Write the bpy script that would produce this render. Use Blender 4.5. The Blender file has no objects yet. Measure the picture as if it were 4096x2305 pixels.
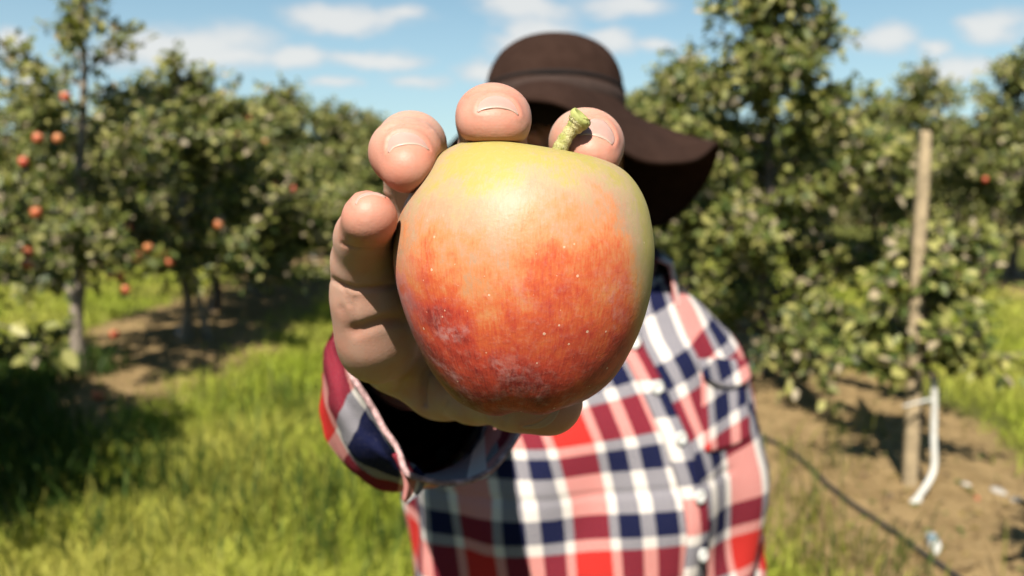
import bpy, math, random
import numpy as np
from mathutils import Vector, Matrix, noise as mnoise

# ------------------------------------------------------------------ camera, sky, sun, exposure
F, CX, CY, H = 3215.0, 2048.0, 1152.5, 1.55
PITCH = math.radians(7.55)
CP, SP = math.cos(PITCH), math.sin(PITCH)
SUN_EL, SUN_AZ = math.radians(50), math.radians(15)      # sun behind the viewer, a little to the left
S = bpy.context.scene
COL = S.collection
cam_d = bpy.data.cameras.new('camera'); cam = bpy.data.objects.new('camera', cam_d); COL.objects.link(cam)
cam.location = (0, 0, H); cam.rotation_euler = (math.pi/2 - PITCH, 0, 0)
cam_d.sensor_width = 36; cam_d.lens = 36*F/4096; cam_d.clip_start = 0.02; cam_d.clip_end = 3000
cam_d.dof.use_dof = True; cam_d.dof.focus_distance = 0.197; cam_d.dof.aperture_fstop = 13.0
S.camera = cam
S.view_settings.view_transform = 'Standard'; S.view_settings.look = 'None'
S.view_settings.gamma = 1; S.view_settings.use_curve_mapping = False
S.view_settings.exposure = 1.17
S.cycles.use_denoising = True
S.cycles.max_bounces = 5; S.cycles.diffuse_bounces = 1; S.cycles.glossy_bounces = 2; S.cycles.transmission_bounces = 2; S.cycles.transparent_max_bounces = 4
S.cycles.caustics_reflective = False; S.cycles.caustics_refractive = False
S.cycles.use_adaptive_sampling = True; S.cycles.adaptive_threshold = 0.02
try: S.cycles.denoiser = 'OPENIMAGEDENOISE'
except Exception: pass
S.cycles.sample_clamp_indirect = 6

sun_dir = Vector((-math.sin(SUN_AZ)*math.cos(SUN_EL), -math.cos(SUN_AZ)*math.cos(SUN_EL), math.sin(SUN_EL)))
sl = bpy.data.lights.new('sun', 'SUN'); sl.energy = 5.0; sl.angle = math.radians(0.53); sl.color = (1.0, 0.94, 0.84)
so = bpy.data.objects.new('sun', sl); COL.objects.link(so)
so.rotation_euler = (-sun_dir).to_track_quat('-Z', 'Y').to_euler()

def c2w(u, v, w):
    """camera frame (right, up, forward; metres) -> world"""
    return np.array([u, w*CP + v*SP, H + v*CP - w*SP]) if np.isscalar(u) else np.stack([u, w*CP + v*SP, H + v*CP - w*SP], -1)
def cc(px, py, d):
    return np.array([(px-CX)*d/F, (CY-py)*d/F, d])
def at(px, py, d):
    return c2w(*cc(px, py, d))
def ground_at(px, py):
    dv = (CY-py)/F
    t = H/(SP - dv*CP)
    return np.array([(px-CX)/F*t, t*(CP+dv*SP), 0.0])

# ------------------------------------------------------------------ node helpers
class NT:
    def __init__(s, tree): s.t = tree; s.n = tree.nodes; s.l = tree.links
    def add(s, typ, **kw):
        n = s.n.new(typ)
        for k, v in kw.items(): setattr(n, k, v)
        return n
    def put(s, sock, v):
        if hasattr(v, 'is_output'): s.l.new(v, sock)
        elif v is not None: sock.default_value = v
    def math(s, op, a, b=None, c=None, clamp=False):
        n = s.add('ShaderNodeMath', operation=op, use_clamp=clamp)
        s.put(n.inputs[0], a)
        if b is not None: s.put(n.inputs[1], b)
        if c is not None: s.put(n.inputs[2], c)
        return n.outputs[0]
    def vmath(s, op, a, b=None):
        n = s.add('ShaderNodeVectorMath', operation=op)
        s.put(n.inputs[0], a)
        if b is not None: s.put(n.inputs[1], b)
        return n.outputs['Value'] if op in ('LENGTH', 'DOT_PRODUCT') else n.outputs[0]
    def noise(s, vec, scale, detail=4, rough=.55, dist=0):
        n = s.add('ShaderNodeTexNoise'); s.put(n.inputs['Vector'], vec)
        n.inputs['Scale'].default_value = scale; n.inputs['Detail'].default_value = detail
        n.inputs['Roughness'].default_value = rough; n.inputs['Distortion'].default_value = dist
        return n.outputs[0]
    def smooth(s, x, lo, hi, a=0., b=1.):
        n = s.add('ShaderNodeMapRange', interpolation_type='SMOOTHSTEP', clamp=True)
        s.put(n.inputs[0], x); n.inputs[1].default_value = lo; n.inputs[2].default_value = hi
        n.inputs[3].default_value = a; n.inputs[4].default_value = b
        return n.outputs[0]
    def mix(s, f, a, b, mode='MIX'):
        n = s.add('ShaderNodeMix', data_type='RGBA', blend_type=mode)
        s.put(n.inputs[0], f); s.put(n.inputs[6], a if hasattr(a, 'is_output') else (*a[:3], 1)); s.put(n.inputs[7], b if hasattr(b, 'is_output') else (*b[:3], 1))
        return n.outputs[2]
    def ramp(s, x, stops, interp='LINEAR'):
        n = s.add('ShaderNodeValToRGB'); s.put(n.inputs[0], x); r = n.color_ramp; r.interpolation = interp
        while len(r.elements) < len(stops): r.elements.new(0.5)
        for e, (p, c) in zip(r.elements, stops): e.position = p; e.color = (*c[:3], 1)
        return n.outputs[0]
    def sep(s, v):
        n = s.add('ShaderNodeSeparateXYZ'); s.put(n.inputs[0], v); return n.outputs
    def comb(s, x, y, z):
        n = s.add('ShaderNodeCombineXYZ')
        for i, q in enumerate((x, y, z)): s.put(n.inputs[i], q)
        return n.outputs[0]
    def scale(s, v, sc):
        n = s.add('ShaderNodeVectorMath', operation='MULTIPLY'); s.put(n.inputs[0], v); n.inputs[1].default_value = sc; return n.outputs[0]
    def attr(s, name, out='Color'):
        return s.add('ShaderNodeAttribute', attribute_name=name).outputs[out]
    def bump(s, h, strength, dist):
        n = s.add('ShaderNodeBump'); n.inputs['Strength'].default_value = strength; n.inputs['Distance'].default_value = dist
        s.put(n.inputs['Height'], h); return n.outputs[0]

def new_mat(name):
    m = bpy.data.materials.new(name); m.use_nodes = True
    t = NT(m.node_tree); p = t.n['Principled BSDF']
    return m, t, p
def simple(name, col, rough=.7, spec=.25, var=.25, scale=40., bump=0., bscale=80.):
    m, t, p = new_mat(name)
    ob = t.add('ShaderNodeTexCoord').outputs['Object']
    n = t.noise(ob, scale, 5)
    a = tuple(max(0, c*(1-var)) for c in col); b = tuple(min(1, c*(1+var)) for c in col)
    t.put(p.inputs['Base Color'], t.mix(t.smooth(n, .3, .7), a, b))
    p.inputs['Roughness'].default_value = rough; p.inputs['Specular IOR Level'].default_value = spec
    if bump: t.put(p.inputs['Normal'], t.bump(t.noise(ob, bscale, 5), 1, bump))
    return m

# ------------------------------------------------------------------ world: daylight sky with low fair-weather clouds
W = bpy.data.worlds.new('World'); S.world = W; W.use_nodes = True
t = NT(W.node_tree); bg = t.n['Background']
sky = t.add('ShaderNodeTexSky', sky_type='NISHITA'); sky.sun_disc = False
sky.sun_elevation = SUN_EL; sky.sun_rotation = math.atan2(sun_dir.x, sun_dir.y)
sky.air_density = 1.0; sky.dust_density = 0.15; sky.ozone_density = 2.0; sky.altitude = 100
gen = t.add('ShaderNodeTexCoord').outputs['Generated']
dx, dy, dz = t.sep(gen)
ysafe = t.math('MAXIMUM', dy, 0.05)
ae = t.comb(t.math('DIVIDE', dx, ysafe), t.math('DIVIDE', dz, ysafe), 0.0)
warp = t.add('ShaderNodeTexNoise'); t.put(warp.inputs['Vector'], t.scale(ae, (6, 12, 1))); warp.inputs['Scale'].default_value = 1.0; warp.inputs['Detail'].default_value = 5; warp.inputs['Roughness'].default_value = .62
ae = t.vmath('ADD', ae, t.scale(t.vmath('SUBTRACT', warp.outputs['Color'], (.5, .5, .5)), (.16, .055, 0)))
wob = t.noise(t.scale(ae, (9, 22, 1)), 1.0, 6, .62)
wob2 = t.noise(t.scale(ae, (3, 7, 1)), 1.0, 3, .5)
clouds = [(760,190,400,130,1.0),(930,230,200,70,1),(450,215,110,50,.8),(1170,225,150,62,1.0),(1390,62,340,68,.95),(1620,45,110,50,.9),(1490,245,240,46,.9),
          (2080,32,200,75,1.0),(2500,15,250,60,.9),(2150,150,210,95,1.05),(2430,155,150,60,.95),(1930,275,150,62,.95),(1650,330,180,34,.7),(2620,170,90,40,.7),
          (3540,165,160,60,1.0),(3720,210,110,40,.8),(3980,130,160,80,.95),(3850,285,260,62,.8),(10,175,110,70,1.0),(100,305,110,48,.8),
          (1300,345,110,28,.7)]
acc = None
for (px, py, hw, hh, amp) in clouds:
    d0 = np.array([(px-CX)/F, CP + (CY-py)/F*SP, -SP + (CY-py)/F*CP])
    a0, e0 = d0[0]/d0[1], d0[2]/d0[1]
    q = t.vmath('SUBTRACT', ae, (a0, e0, 0)); q = t.scale(q, (F/hw/1.25, F/hh/1.25, 0))
    v = t.math('MULTIPLY', t.math('SUBTRACT', 1.0, t.vmath('LENGTH', q), clamp=True), amp)
    acc = v if acc is None else t.math('MAXIMUM', acc, v)
front = t.smooth(dy, .3, .6)
acc = t.math('MULTIPLY', acc, front)
zs = t.math('MAXIMUM', dz, 0.03)
pl = t.comb(t.math('DIVIDE', dx, zs), t.math('DIVIDE', dy, zs), 0.0)
gn = t.noise(t.scale(pl, (.55, .55, 1)), 1.0, 5, .5)
inframe = t.math('MULTIPLY', t.smooth(t.math('ABSOLUTE', t.sep(ae)[0]), .66, .9, 1, 0), front)
gen_c = t.math('MULTIPLY', t.math('MULTIPLY', t.smooth(gn, .56, .74), t.math('SUBTRACT', 1.0, inframe)), t.smooth(dz, .03, .12))
body = t.math('MULTIPLY_ADD', t.math('SUBTRACT', wob, .5), .75, acc)
body = t.math('MULTIPLY_ADD', t.math('SUBTRACT', wob2, .5), .35, body)
mask = t.math('MULTIPLY', t.smooth(body, .06, .62), t.smooth(acc, .0, .26))
mask = t.math('MAXIMUM', mask, t.math('MULTIPLY', gen_c, .8))
mask = t.math('MULTIPLY', mask, .80)
tint = t.mix(1.0, sky.outputs[0], (.76, 1.03, .97), 'MULTIPLY')
lowhaze = t.smooth(dz, -.05, .40, .66, .0)
tint = t.mix(lowhaze, tint, (5.6, 6.7, 7.6))
ccol = t.mix(t.smooth(body, .25, .75), (6.2, 6.4, 6.6), (7.8, 7.6, 7.3))
t.l.new(t.mix(mask, tint, ccol), bg.inputs[0]); bg.inputs[1].default_value = 0.05

# ------------------------------------------------------------------ mesh helpers
def mesh_np(name, V, faces, smooth=True, uv=None, col=None, colname='col'):
    """V (n,3); faces (m,k) int array or list of lists"""
    me = bpy.data.meshes.new(name)
    V = np.asarray(V, dtype=np.float32)
    if isinstance(faces, np.ndarray):
        m, k = faces.shape
        me.vertices.add(len(V)); me.vertices.foreach_set('co', V.ravel())
        me.loops.add(m*k); me.loops.foreach_set('vertex_index', faces.astype(np.int32).ravel())
        me.polygons.add(m); me.polygons.foreach_set('loop_start', np.arange(0, m*k, k, dtype=np.int32))
        me.update(calc_edges=True); me.validate()
    else:
        me.from_pydata(V.tolist(), [], faces)
    if smooth: me.polygons.foreach_set('use_smooth', np.ones(len(me.polygons), dtype=bool))
    li = np.zeros(len(me.loops), dtype=np.int32); me.loops.foreach_get('vertex_index', li)
    if uv is not None:
        l = me.uv_layers.new(name='uv'); l.data.foreach_set('uv', np.asarray(uv, dtype=np.float32)[li].ravel())
    if col is not None:
        a = me.color_attributes.new(colname, 'FLOAT_COLOR', 'POINT')
        c = np.ones((len(V), 4), dtype=np.float32); c[:, :3] = col
        a.data.foreach_set('color', c.ravel())
    me.update()
    return me
def obj(name, me, mat=None, parent=None, loc=None):
    o = bpy.data.objects.new(name, me); COL.objects.link(o)
    if mat is not None and me is not None and not me.materials: me.materials.append(mat)
    if parent is not None: o.parent = parent
    if loc is not None: o.location = loc
    return o
def tag(o, label, cat, group=None, kind=None):
    if label: o['label'] = label
    if cat: o['category'] = cat
    if group: o['group'] = group
    if kind: o['kind'] = kind
    return o
def empty(name, loc=(0, 0, 0)):
    o = bpy.data.objects.new(name, None); COL.objects.link(o); o.location = loc; o.empty_display_size = .1
    return o
def grid_faces(nr, nc, closed=False):
    i = np.arange(nr-1)[:, None]; j = np.arange(nc if closed else nc-1)[None, :]
    j2 = (j+1) % nc
    return np.stack([i*nc+j, i*nc+j2, (i+1)*nc+j2, (i+1)*nc+j], -1).reshape(-1, 4)
def tube_arrays(pts, rad, sides=6, cap=True):
    pts = np.asarray(pts, float); n = len(pts); rad = np.broadcast_to(rad, n)
    tg = np.gradient(pts, axis=0); tg /= np.linalg.norm(tg, axis=1, keepdims=True)+1e-9
    ref = np.array([0, 0, 1.]) if abs(tg[0][2]) < .9 else np.array([1., 0, 0])
    V = []
    for i in range(n):
        a = np.cross(tg[i], ref); a /= np.linalg.norm(a)+1e-9; b = np.cross(tg[i], a); ref = np.cross(a, tg[i])
        an = np.linspace(0, 2*np.pi, sides, endpoint=False)
        V.append(pts[i] + rad[i]*(np.cos(an)[:, None]*a + np.sin(an)[:, None]*b))
    return np.concatenate(V), grid_faces(n, sides, True)
class Multi:
    def __init__(s): s.V = []; s.F = []; s.n = 0; s.C = []
    def add(s, V, Fc, c=None):
        s.V.append(V); s.F.append(Fc + s.n); s.n += len(V)
        if c is not None: s.C.append(np.broadcast_to(c, (len(V), 3)))
    def mesh(s, name, smooth=True, **k):
        return mesh_np(name, np.concatenate(s.V), np.concatenate(s.F), smooth, col=np.concatenate(s.C) if s.C else None, **k)
def catmull(P, n, closed=True):
    P = np.asarray(P, float); m = len(P)
    tt = np.linspace(0, m if closed else m-1, n, endpoint=not closed)
    i = np.floor(tt).astype(int)
    if not closed: i = np.minimum(i, m-2)
    f = (tt-i)[:, None]
    g = (lambda k: P[(i+k) % m]) if closed else (lambda k: P[np.clip(i+k, 0, m-1)])
    p0, p1, p2, p3 = g(-1), g(0), g(1), g(2)
    return .5*((2*p1)+(-p0+p2)*f+(2*p0-5*p1+4*p2-p3)*f*f+(-p0+3*p1-3*p2+p3)*f**3)
def fbm(P, scale, oct=3, seed=0.):
    return np.array([mnoise.fractal(Vector((p[0]*scale+seed, p[1]*scale-seed, p[2]*scale+2*seed)), 1.0, 2.0, oct) for p in P])

# ------------------------------------------------------------------ signed distance + surface nets (for skin)
def surface_nets(f, org, h):
    ins = f < 0
    nx, ny, nz = f.shape
    c = [ins[i:nx-1+i, j:ny-1+j, k:nz-1+k] for i in (0, 1) for j in (0, 1) for k in (0, 1)]
    cnt = sum(x.astype(np.int8) for x in c)
    act = (cnt > 0) & (cnt < 8)
    I, J, K = np.nonzero(act); n = len(I)
    idx = -np.ones(act.shape, dtype=np.int64); idx[I, J, K] = np.arange(n)
    corners = [(i, j, k) for i in (0, 1) for j in (0, 1) for k in (0, 1)]
    val = {cr: f[I+cr[0], J+cr[1], K+cr[2]] for cr in corners}
    acc = np.zeros((n, 3)); num = np.zeros(n)
    for a in corners:
        for ax in range(3):
            if a[ax] == 0:
                b = list(a); b[ax] = 1; b = tuple(b)
                va, vb = val[a], val[b]; m = (va < 0) != (vb < 0)
                tt = np.where(m, va/np.where(m, va-vb, 1), 0)
                p = np.tile(np.array(a, float), (n, 1)); p[:, ax] = tt
                acc += p*m[:, None]; num += m
    V = np.stack([I, J, K], -1) + acc/num[:, None]
    V = V*h + org
    Fs = []
    for ax in range(3):
        s0 = [slice(None)]*3; s1 = [slice(None)]*3
        s0[ax] = slice(0, -1); s1[ax] = slice(1, None)
        a, b = ins[tuple(s0)], ins[tuple(s1)]
        e = np.argwhere(a != b)
        o1, o2 = (ax+1) % 3, (ax+2) % 3
        ok = (e[:, o1] > 0) & (e[:, o2] > 0) & (e[:, o1] < act.shape[o1]) & (e[:, o2] < act.shape[o2])
        e = e[ok]
        def cell(d1, d2):
            q = e.copy(); q[:, o1] -= d1; q[:, o2] -= d2
            return idx[q[:, 0], q[:, 1], q[:, 2]]
        quad = np.stack([cell(1, 1), cell(0, 1), cell(0, 0), cell(1, 0)], -1)
        flip = ~a[e[:, 0], e[:, 1], e[:, 2]]
        quad[flip] = quad[flip][:, ::-1]
        Fs.append(quad)
    return V, np.concatenate(Fs)
def smin(a, b, k):
    h = np.clip(.5+.5*(b-a)/k, 0, 1)
    return b*(1-h)+a*h - k*h*(1-h)
def smax(a, b, k): return -smin(-a, -b, k)
def cone(P, a, b, ra, rb, flat=None):
    """rounded cone from a to b; flat=(axis, factor): squash thickness along axis"""
    a = np.asarray(a); b = np.asarray(b); ab = b-a
    q = P-a
    tt = np.clip((q@ab)/(ab@ab+1e-12), 0, 1)
    d = q-tt[..., None]*ab
    if flat is not None:
        n, k = flat; n = np.asarray(n)/np.linalg.norm(n)
        dn = d@n
        L = np.sqrt(np.maximum((d*d).sum(-1)+dn*dn*(1/k**2-1), 0))
    else:
        L = np.sqrt((d*d).sum(-1))
    return L-(ra+tt*(rb-ra))
class Field:
    def __init__(s, lo, hi, h):
        s.lo = np.array(lo, float); s.h = h
        s.n = np.ceil((np.array(hi)-s.lo)/h).astype(int)+1
        ax = [s.lo[i]+h*np.arange(s.n[i]) for i in range(3)]
        s.P = np.stack(np.meshgrid(*ax, indexing='ij'), -1)
        s.f = np.full(s.n, .05)
    def box(s, pts, r):
        pts = np.asarray(pts)
        a = np.clip(np.floor((pts.min(0)-r-s.lo)/s.h).astype(int), 0, s.n-1); b = np.clip(np.ceil((pts.max(0)+r-s.lo)/s.h).astype(int)+1, 1, s.n)
        return tuple(slice(i, j) for i, j in zip(a, b))
    def blend(s, prims, k, kin=.003, margin=.012):
        """prims: list of (a,b,ra,rb,flat); smooth-unioned among themselves (kin) then into the field (k)"""
        pts = np.array([p for q in prims for p in q[:2]]); r = max(max(q[2], q[3]) for q in prims)+margin
        bx = s.box(pts, r); P = s.P[bx]; d = None
        for q in prims:
            x = cone(P, *q)
            d = x if d is None else smin(d, x, kin)
        return bx, d
    def sample(s, X):
        g = (X-s.lo)/s.h; i = np.clip(np.floor(g).astype(int), 0, s.n-2); fr = g-i; out = 0
        for a in (0, 1):
            for b in (0, 1):
                for c in (0, 1):
                    w = (fr[:, 0] if a else 1-fr[:, 0])*(fr[:, 1] if b else 1-fr[:, 1])*(fr[:, 2] if c else 1-fr[:, 2])
                    out = out + w*s.f[i[:, 0]+a, i[:, 1]+b, i[:, 2]+c]
        return out

# ================================================================== SETTING: ground, grass
rng = np.random.default_rng(7)
ROWS = [-20.4, -14.8, -9.1, -3.4, 1.95, 7.9, 13.6, 19.4]      # tree rows run away from the viewer

def row_dist(x):
    return np.min(np.abs(np.asarray(x)[..., None]-np.array(ROWS)), -1)
# ground sheet: finer near the viewer, reaching the horizon
gx = np.unique(np.concatenate([np.linspace(-700, -30, 12), np.linspace(-30, 30, 61), np.linspace(-8, 7, 120), np.linspace(30, 700, 12)]))
gy = np.unique(np.concatenate([np.linspace(-300, -4, 10), np.linspace(-4, 14, 130), np.linspace(14, 60, 60), np.linspace(60, 900, 20)]))
GX, GY = np.meshgrid(gx, gy)
def ground_z(x, y):
    x = np.asarray(x, float); y = np.asarray(y, float)
    d = row_dist(x)
    z = .035*np.exp(-(d/.7)**2) + .015*np.sin(x*1.7+.4*y)*np.sin(y*1.1+.3) + .008*np.sin(x*5.1+y*2.3)*np.sin(y*4.3-x)
    return np.where((np.abs(x) < 30) & (y < 60), z, 0)
GV = np.stack([GX.ravel(), GY.ravel(), ground_z(GX, GY).ravel()], -1)
m_ground, t, p = new_mat('orchard_ground')
pos = t.add('ShaderNodeTexCoord').outputs['Object']
x, y, z = t.sep(pos)
n1 = t.noise(pos, 1.1, 5, .6); n2 = t.noise(pos, 6, 5, .6); n3 = t.noise(pos, 45, 4, .6); n4 = t.noise(pos, 160, 3, .6)
dm = None
for r in ROWS:
    w0 = 1.12 if r != 1.95 else 1.05
    d = t.math('DIVIDE', t.math('ABSOLUTE', t.math('SUBTRACT', x, r)), w0)
    dm = d if dm is None else t.math('MINIMUM', dm, d)
wv = t.math('MULTIPLY_ADD', t.math('SUBTRACT', n1, .5), 1.0, dm)
wv = t.math('MULTIPLY_ADD', t.math('SUBTRACT', n2, .5), .6, wv)
gmask = t.smooth(wv, .78, 1.12)
soil = t.mix(t.smooth(n2, .3, .7), (.165, .108, .048), (.275, .188, .088))
soil = t.mix(t.smooth(n3, .45, .75), soil, (.31, .225, .115)); soil = t.mix(t.smooth(n4, .55, .75, 0, .6), soil, (.085, .055, .028))
turf = t.mix(t.smooth(n2, .35, .65), (0.051, 0.06, 0.012), (0.09, 0.093, 0.021)); turf = t.mix(t.smooth(n3, .4, .8), turf, (0.096, 0.09, 0.03))
t.put(p.inputs['Base Color'], t.mix(gmask, soil, turf)); p.inputs['Roughness'].default_value = .95; p.inputs['Specular IOR Level'].default_value = .05
hh = t.math('ADD', t.math('MULTIPLY', n3, .5), t.math('MULTIPLY', n4, .5))
t.put(p.inputs['Normal'], t.bump(hh, 1, .02))
g = obj('ground', mesh_np('ground', GV, grid_faces(len(gy), len(gx))), m_ground)
tag(g, 'bare tan soil strips under the tree rows with green turf between', 'ground', kind='structure')

# grass blades (nobody could count them)
def veg_noise(x, y, sc, seed):
    return np.array([mnoise.noise(Vector((a*sc+seed, b*sc, seed*.7))) for a, b in zip(x, y)])
def blades(n, xr, yr, hmin, hmax, wid, seed, keep=None, near=False):
    r = np.random.default_rng(seed)
    y0, y1 = yr
    q = r.random(n)
    yy = 1/(1/y0 + q*(1/y1-1/y0))                    # even in what a viewer sees
    if near: yy = y0+(y1-y0)*q
    xx = xr[0]+(xr[1]-xr[0])*r.random(n)
    inview = np.abs(xx) < ((.70*yy+.5) if not near else 99)
    xx, yy = xx[inview], yy[inview]
    d = row_dist(xx)
    nz = veg_noise(xx, yy, 1.1, seed)*.5 + veg_noise(xx, yy, 3.1, seed+9)*.35
    pr = 1/(1+np.exp(-(d+nz*.75-1.10)/.11))
    if keep is not None: pr = np.maximum(pr, keep)
    k = r.random(len(xx)) < pr
    xx, yy = xx[k], yy[k]; nz = nz[k]; n = len(xx)
    dist = np.maximum(1, yy/5.0)
    cl = veg_noise(xx, yy, 2.3, seed+3)
    h = (hmin+(hmax-hmin)*r.random(n)**1.6)*(1+.55*cl)
    az = r.random(n)*2*np.pi; lean = (.3+.9*r.random(n)**1.2)*h
    bx, by = np.cos(az)*lean, np.sin(az)*lean
    wa = r.random(n)*np.pi; w = wid*(.6+.8*r.random(n))*dist**.8
    wx, wy = np.cos(wa)*w/2, np.sin(wa)*w/2
    z0 = ground_z(xx, yy)-.005
    V = np.zeros((n, 5, 3))
    V[:, 0] = np.stack([xx-wx, yy-wy, z0], -1); V[:, 1] = np.stack([xx+wx, yy+wy, z0], -1)
    V[:, 2] = np.stack([xx+bx*.35-wx*.8, yy+by*.35-wy*.8, z0+h*.6], -1); V[:, 3] = np.stack([xx+bx*.35+wx*.8, yy+by*.35+wy*.8, z0+h*.6], -1)
    V[:, 4] = np.stack([xx+bx, yy+by, z0+h*.8], -1)
    b = np.arange(n)[:, None]*5
    T = np.concatenate([b+np.array([0, 1, 3]), b+np.array([0, 3, 2]), b+np.array([2, 3, 4])])
    dry = np.clip(.24+.6*veg_noise(xx, yy, .9, seed+5)+.34*r.random(n)-.1, 0, 1)[:, None]
    green = np.array([.250, .300, .030])*(.6+.7*r.random((n, 1))); yel = np.array([.45, .40, .10])*(.7+.5*r.random((n, 1)))
    c = green*(1-dry)+yel*dry
    C = np.repeat(c[:, None, :], 5, 1)
    C[:, 4] = C[:, 4]*np.array([1.25, 1.15, 1.0])
    return V.reshape(-1, 3), T, C.reshape(-1, 3)
m_grass, t, p = new_mat('grass_blades')
gc = t.attr('col')
t.put(p.inputs['Base Color'], gc); p.inputs['Roughness'].default_value = .55; p.inputs['Specular IOR Level'].default_value = .12
tr = t.add('ShaderNodeBsdfTranslucent'); t.put(tr.inputs[0], t.mix(1, gc, (1.1, 1.3, .6), 'MULTIPLY'))
mx = t.add('ShaderNodeMixShader'); mx.inputs[0].default_value = .36
t.l.new(p.outputs[0], mx.inputs[1]); t.l.new(tr.outputs[0], mx.inputs[2]); t.l.new(mx.outputs[0], t.n['Material Output'].inputs[0])
A = blades(150000, (-3.2, 1.7), (2.3, 30), .05, .17, .0062, 11)
o = obj('grass', mesh_np('grass', A[0], A[1], False, col=A[2]), m_grass)
tag(o, 'yellow green grass of the alley between the two tree rows', 'grass', kind='stuff')
A = blades(26000, (-2.6, 1.2), (-.9, 2.35), .05, .17, .0075, 14, near=True)  # unseen blades added to weaken the light bounced up to the palm
o = obj('grass', mesh_np('grass', A[0], A[1], False, col=A[2]), m_grass)
tag(o, 'unseen grass added underfoot between the viewer and the person', 'grass', kind='stuff')
A = blades(60000, (2.6, 8.0), (4.0, 40), .06, .18, .006, 12)
o = obj('grass', mesh_np('grass', A[0], A[1], False, col=A[2]), m_grass)
tag(o, 'bright grass of the alley behind the wooden stake', 'grass', kind='stuff')
A = blades(50000, (-9.0, -3.9), (5.5, 40), .06, .2, .006, 13)
o = obj('grass', mesh_np('grass', A[0], A[1], False, col=A[2]), m_grass)
tag(o, 'grass seen between the trunks of the left tree row', 'grass', kind='stuff')
# dark weeds round the first left trunks, and seed-headed tufts by the soil edge
def weeds(spots, seed, hmin, hmax, n, wid, spread, yellow):
    r = np.random.default_rng(seed); Vs = []; Ts = []; Cs = []; off = 0
    for (sx, sy) in spots:
        k = n; xx = sx+r.normal(0, spread, k); yy = sy+r.normal(0, spread, k)
        h = hmin+(hmax-hmin)*r.random(k)**1.3; az = r.random(k)*6.283; lean = h*(.1+.5*r.random(k))
        wa = r.random(k)*np.pi; w = wid*(.6+.8*r.random(k))
        wx, wy = np.cos(wa)*w/2, np.sin(wa)*w/2; bx, by = np.cos(az)*lean, np.sin(az)*lean
        z0 = ground_z(xx, yy)-.005
        V = np.zeros((k, 5, 3))
        V[:, 0] = np.stack([xx-wx*.5, yy-wy*.5, z0], -1); V[:, 1] = np.stack([xx+wx*.5, yy+wy*.5, z0], -1)
        V[:, 2] = np.stack([xx+bx*.5-wx, yy+by*.5-wy, z0+h*.7], -1); V[:, 3] = np.stack([xx+bx*.5+wx, yy+by*.5+wy, z0+h*.7], -1)
        V[:, 4] = np.stack([xx+bx, yy+by, z0+h], -1)
        b = np.arange(k)[:, None]*5+off; off += 5*k
        Ts.append(np.concatenate([b+np.array([0, 1, 3]), b+np.array([0, 3, 2]), b+np.array([2, 3, 4])]))
        c = np.array([0.042, 0.072, 0.015])*(.6+.8*r.random((k, 1))); yl = np.array([0.198, 0.18, 0.036])
        f = (r.random((k, 1)) < yellow)*.8; c = c*(1-f)+yl*f
        Vs.append(V.reshape(-1, 3)); Cs.append(np.repeat(c[:, None], 5, 1).reshape(-1, 3))
    return np.concatenate(Vs), np.concatenate(Ts), np.concatenate(Cs)
sp = [(-3.45+rng.normal(0, .35), 5.0+rng.normal(0, .5)) for _ in range(10)]+[(-3.4+rng.normal(0, .25), 6.3+rng.normal(0, .3)) for _ in range(7)]+[(-2.7+rng.normal(0, .3), 4.2+rng.normal(0, .3)) for _ in range(8)]
A = weeds(sp, 21, .06, .28, 130, .016, .15, .05)
o = obj('weeds', mesh_np('weeds', A[0], A[1], False, col=A[2]), m_grass)
tag(o, 'dark leafy weeds growing around the nearest left trunk', 'weeds', kind='stuff')
sp = [ground_at(px, py)[:2] for px, py in [(3180, 2200), (3260, 2260), (3120, 2080), (3380, 2330), (3300, 1900), (3200, 1880), (3150, 2290), (3520, 2330), (3450, 1780), (3560, 2300), (3100, 1990), (3230, 2100)]]
A = weeds([tuple(q) for q in sp], 22, .08, .26, 34, .007, .12, .5)
o = obj('weeds', mesh_np('weeds', A[0], A[1], False, col=A[2]), m_grass)
tag(o, 'tall seeding grass tufts at the soil edge beside the plaid shirt', 'weeds', kind='stuff')
sp = [ground_at(px, py)[:2] for px, py in [(520, 2000), (700, 2080), (960, 1900), (240, 2150), (1100, 2050), (1400, 2000), (1250, 1700), (900, 2200), (1550, 2150), (400, 2280), (1000, 1650), (1350, 2250)]]
A = weeds([tuple(q) for q in sp], 23, .10, .34, 120, .008, .22, .25)
o = obj('weeds', mesh_np('weeds', A[0], A[1], False, col=A[2]), m_grass)
tag(o, 'long grass stalks standing above the alley turf on the left', 'weeds', kind='stuff')

# ================================================================== TREES
m_bark = simple('apple_bark', (0.12, 0.093, 0.075), .85, .2, .45, 30, .006, 60)
m_pale = simple('pale_trunk', (0.198, 0.162, 0.126), .85, .2, .35, 25, .005, 60)
m_leaf, t, p = new_mat('apple_leaves')
lc = t.attr('col')
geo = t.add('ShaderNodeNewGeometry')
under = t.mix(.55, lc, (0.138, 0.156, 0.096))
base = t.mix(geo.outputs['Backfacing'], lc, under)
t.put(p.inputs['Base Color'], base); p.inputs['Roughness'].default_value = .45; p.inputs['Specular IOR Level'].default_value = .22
tr = t.add('ShaderNodeBsdfTranslucent'); t.put(tr.inputs[0], t.mix(1, lc, (1.5, 1.6, .5), 'MULTIPLY'))
mx = t.add('ShaderNodeMixShader'); mx.inputs[0].default_value = .22
t.l.new(p.outputs[0], mx.inputs[1]); t.l.new(tr.outputs[0], mx.inputs[2]); t.l.new(mx.outputs[0], t.n['Material Output'].inputs[0])

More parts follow.
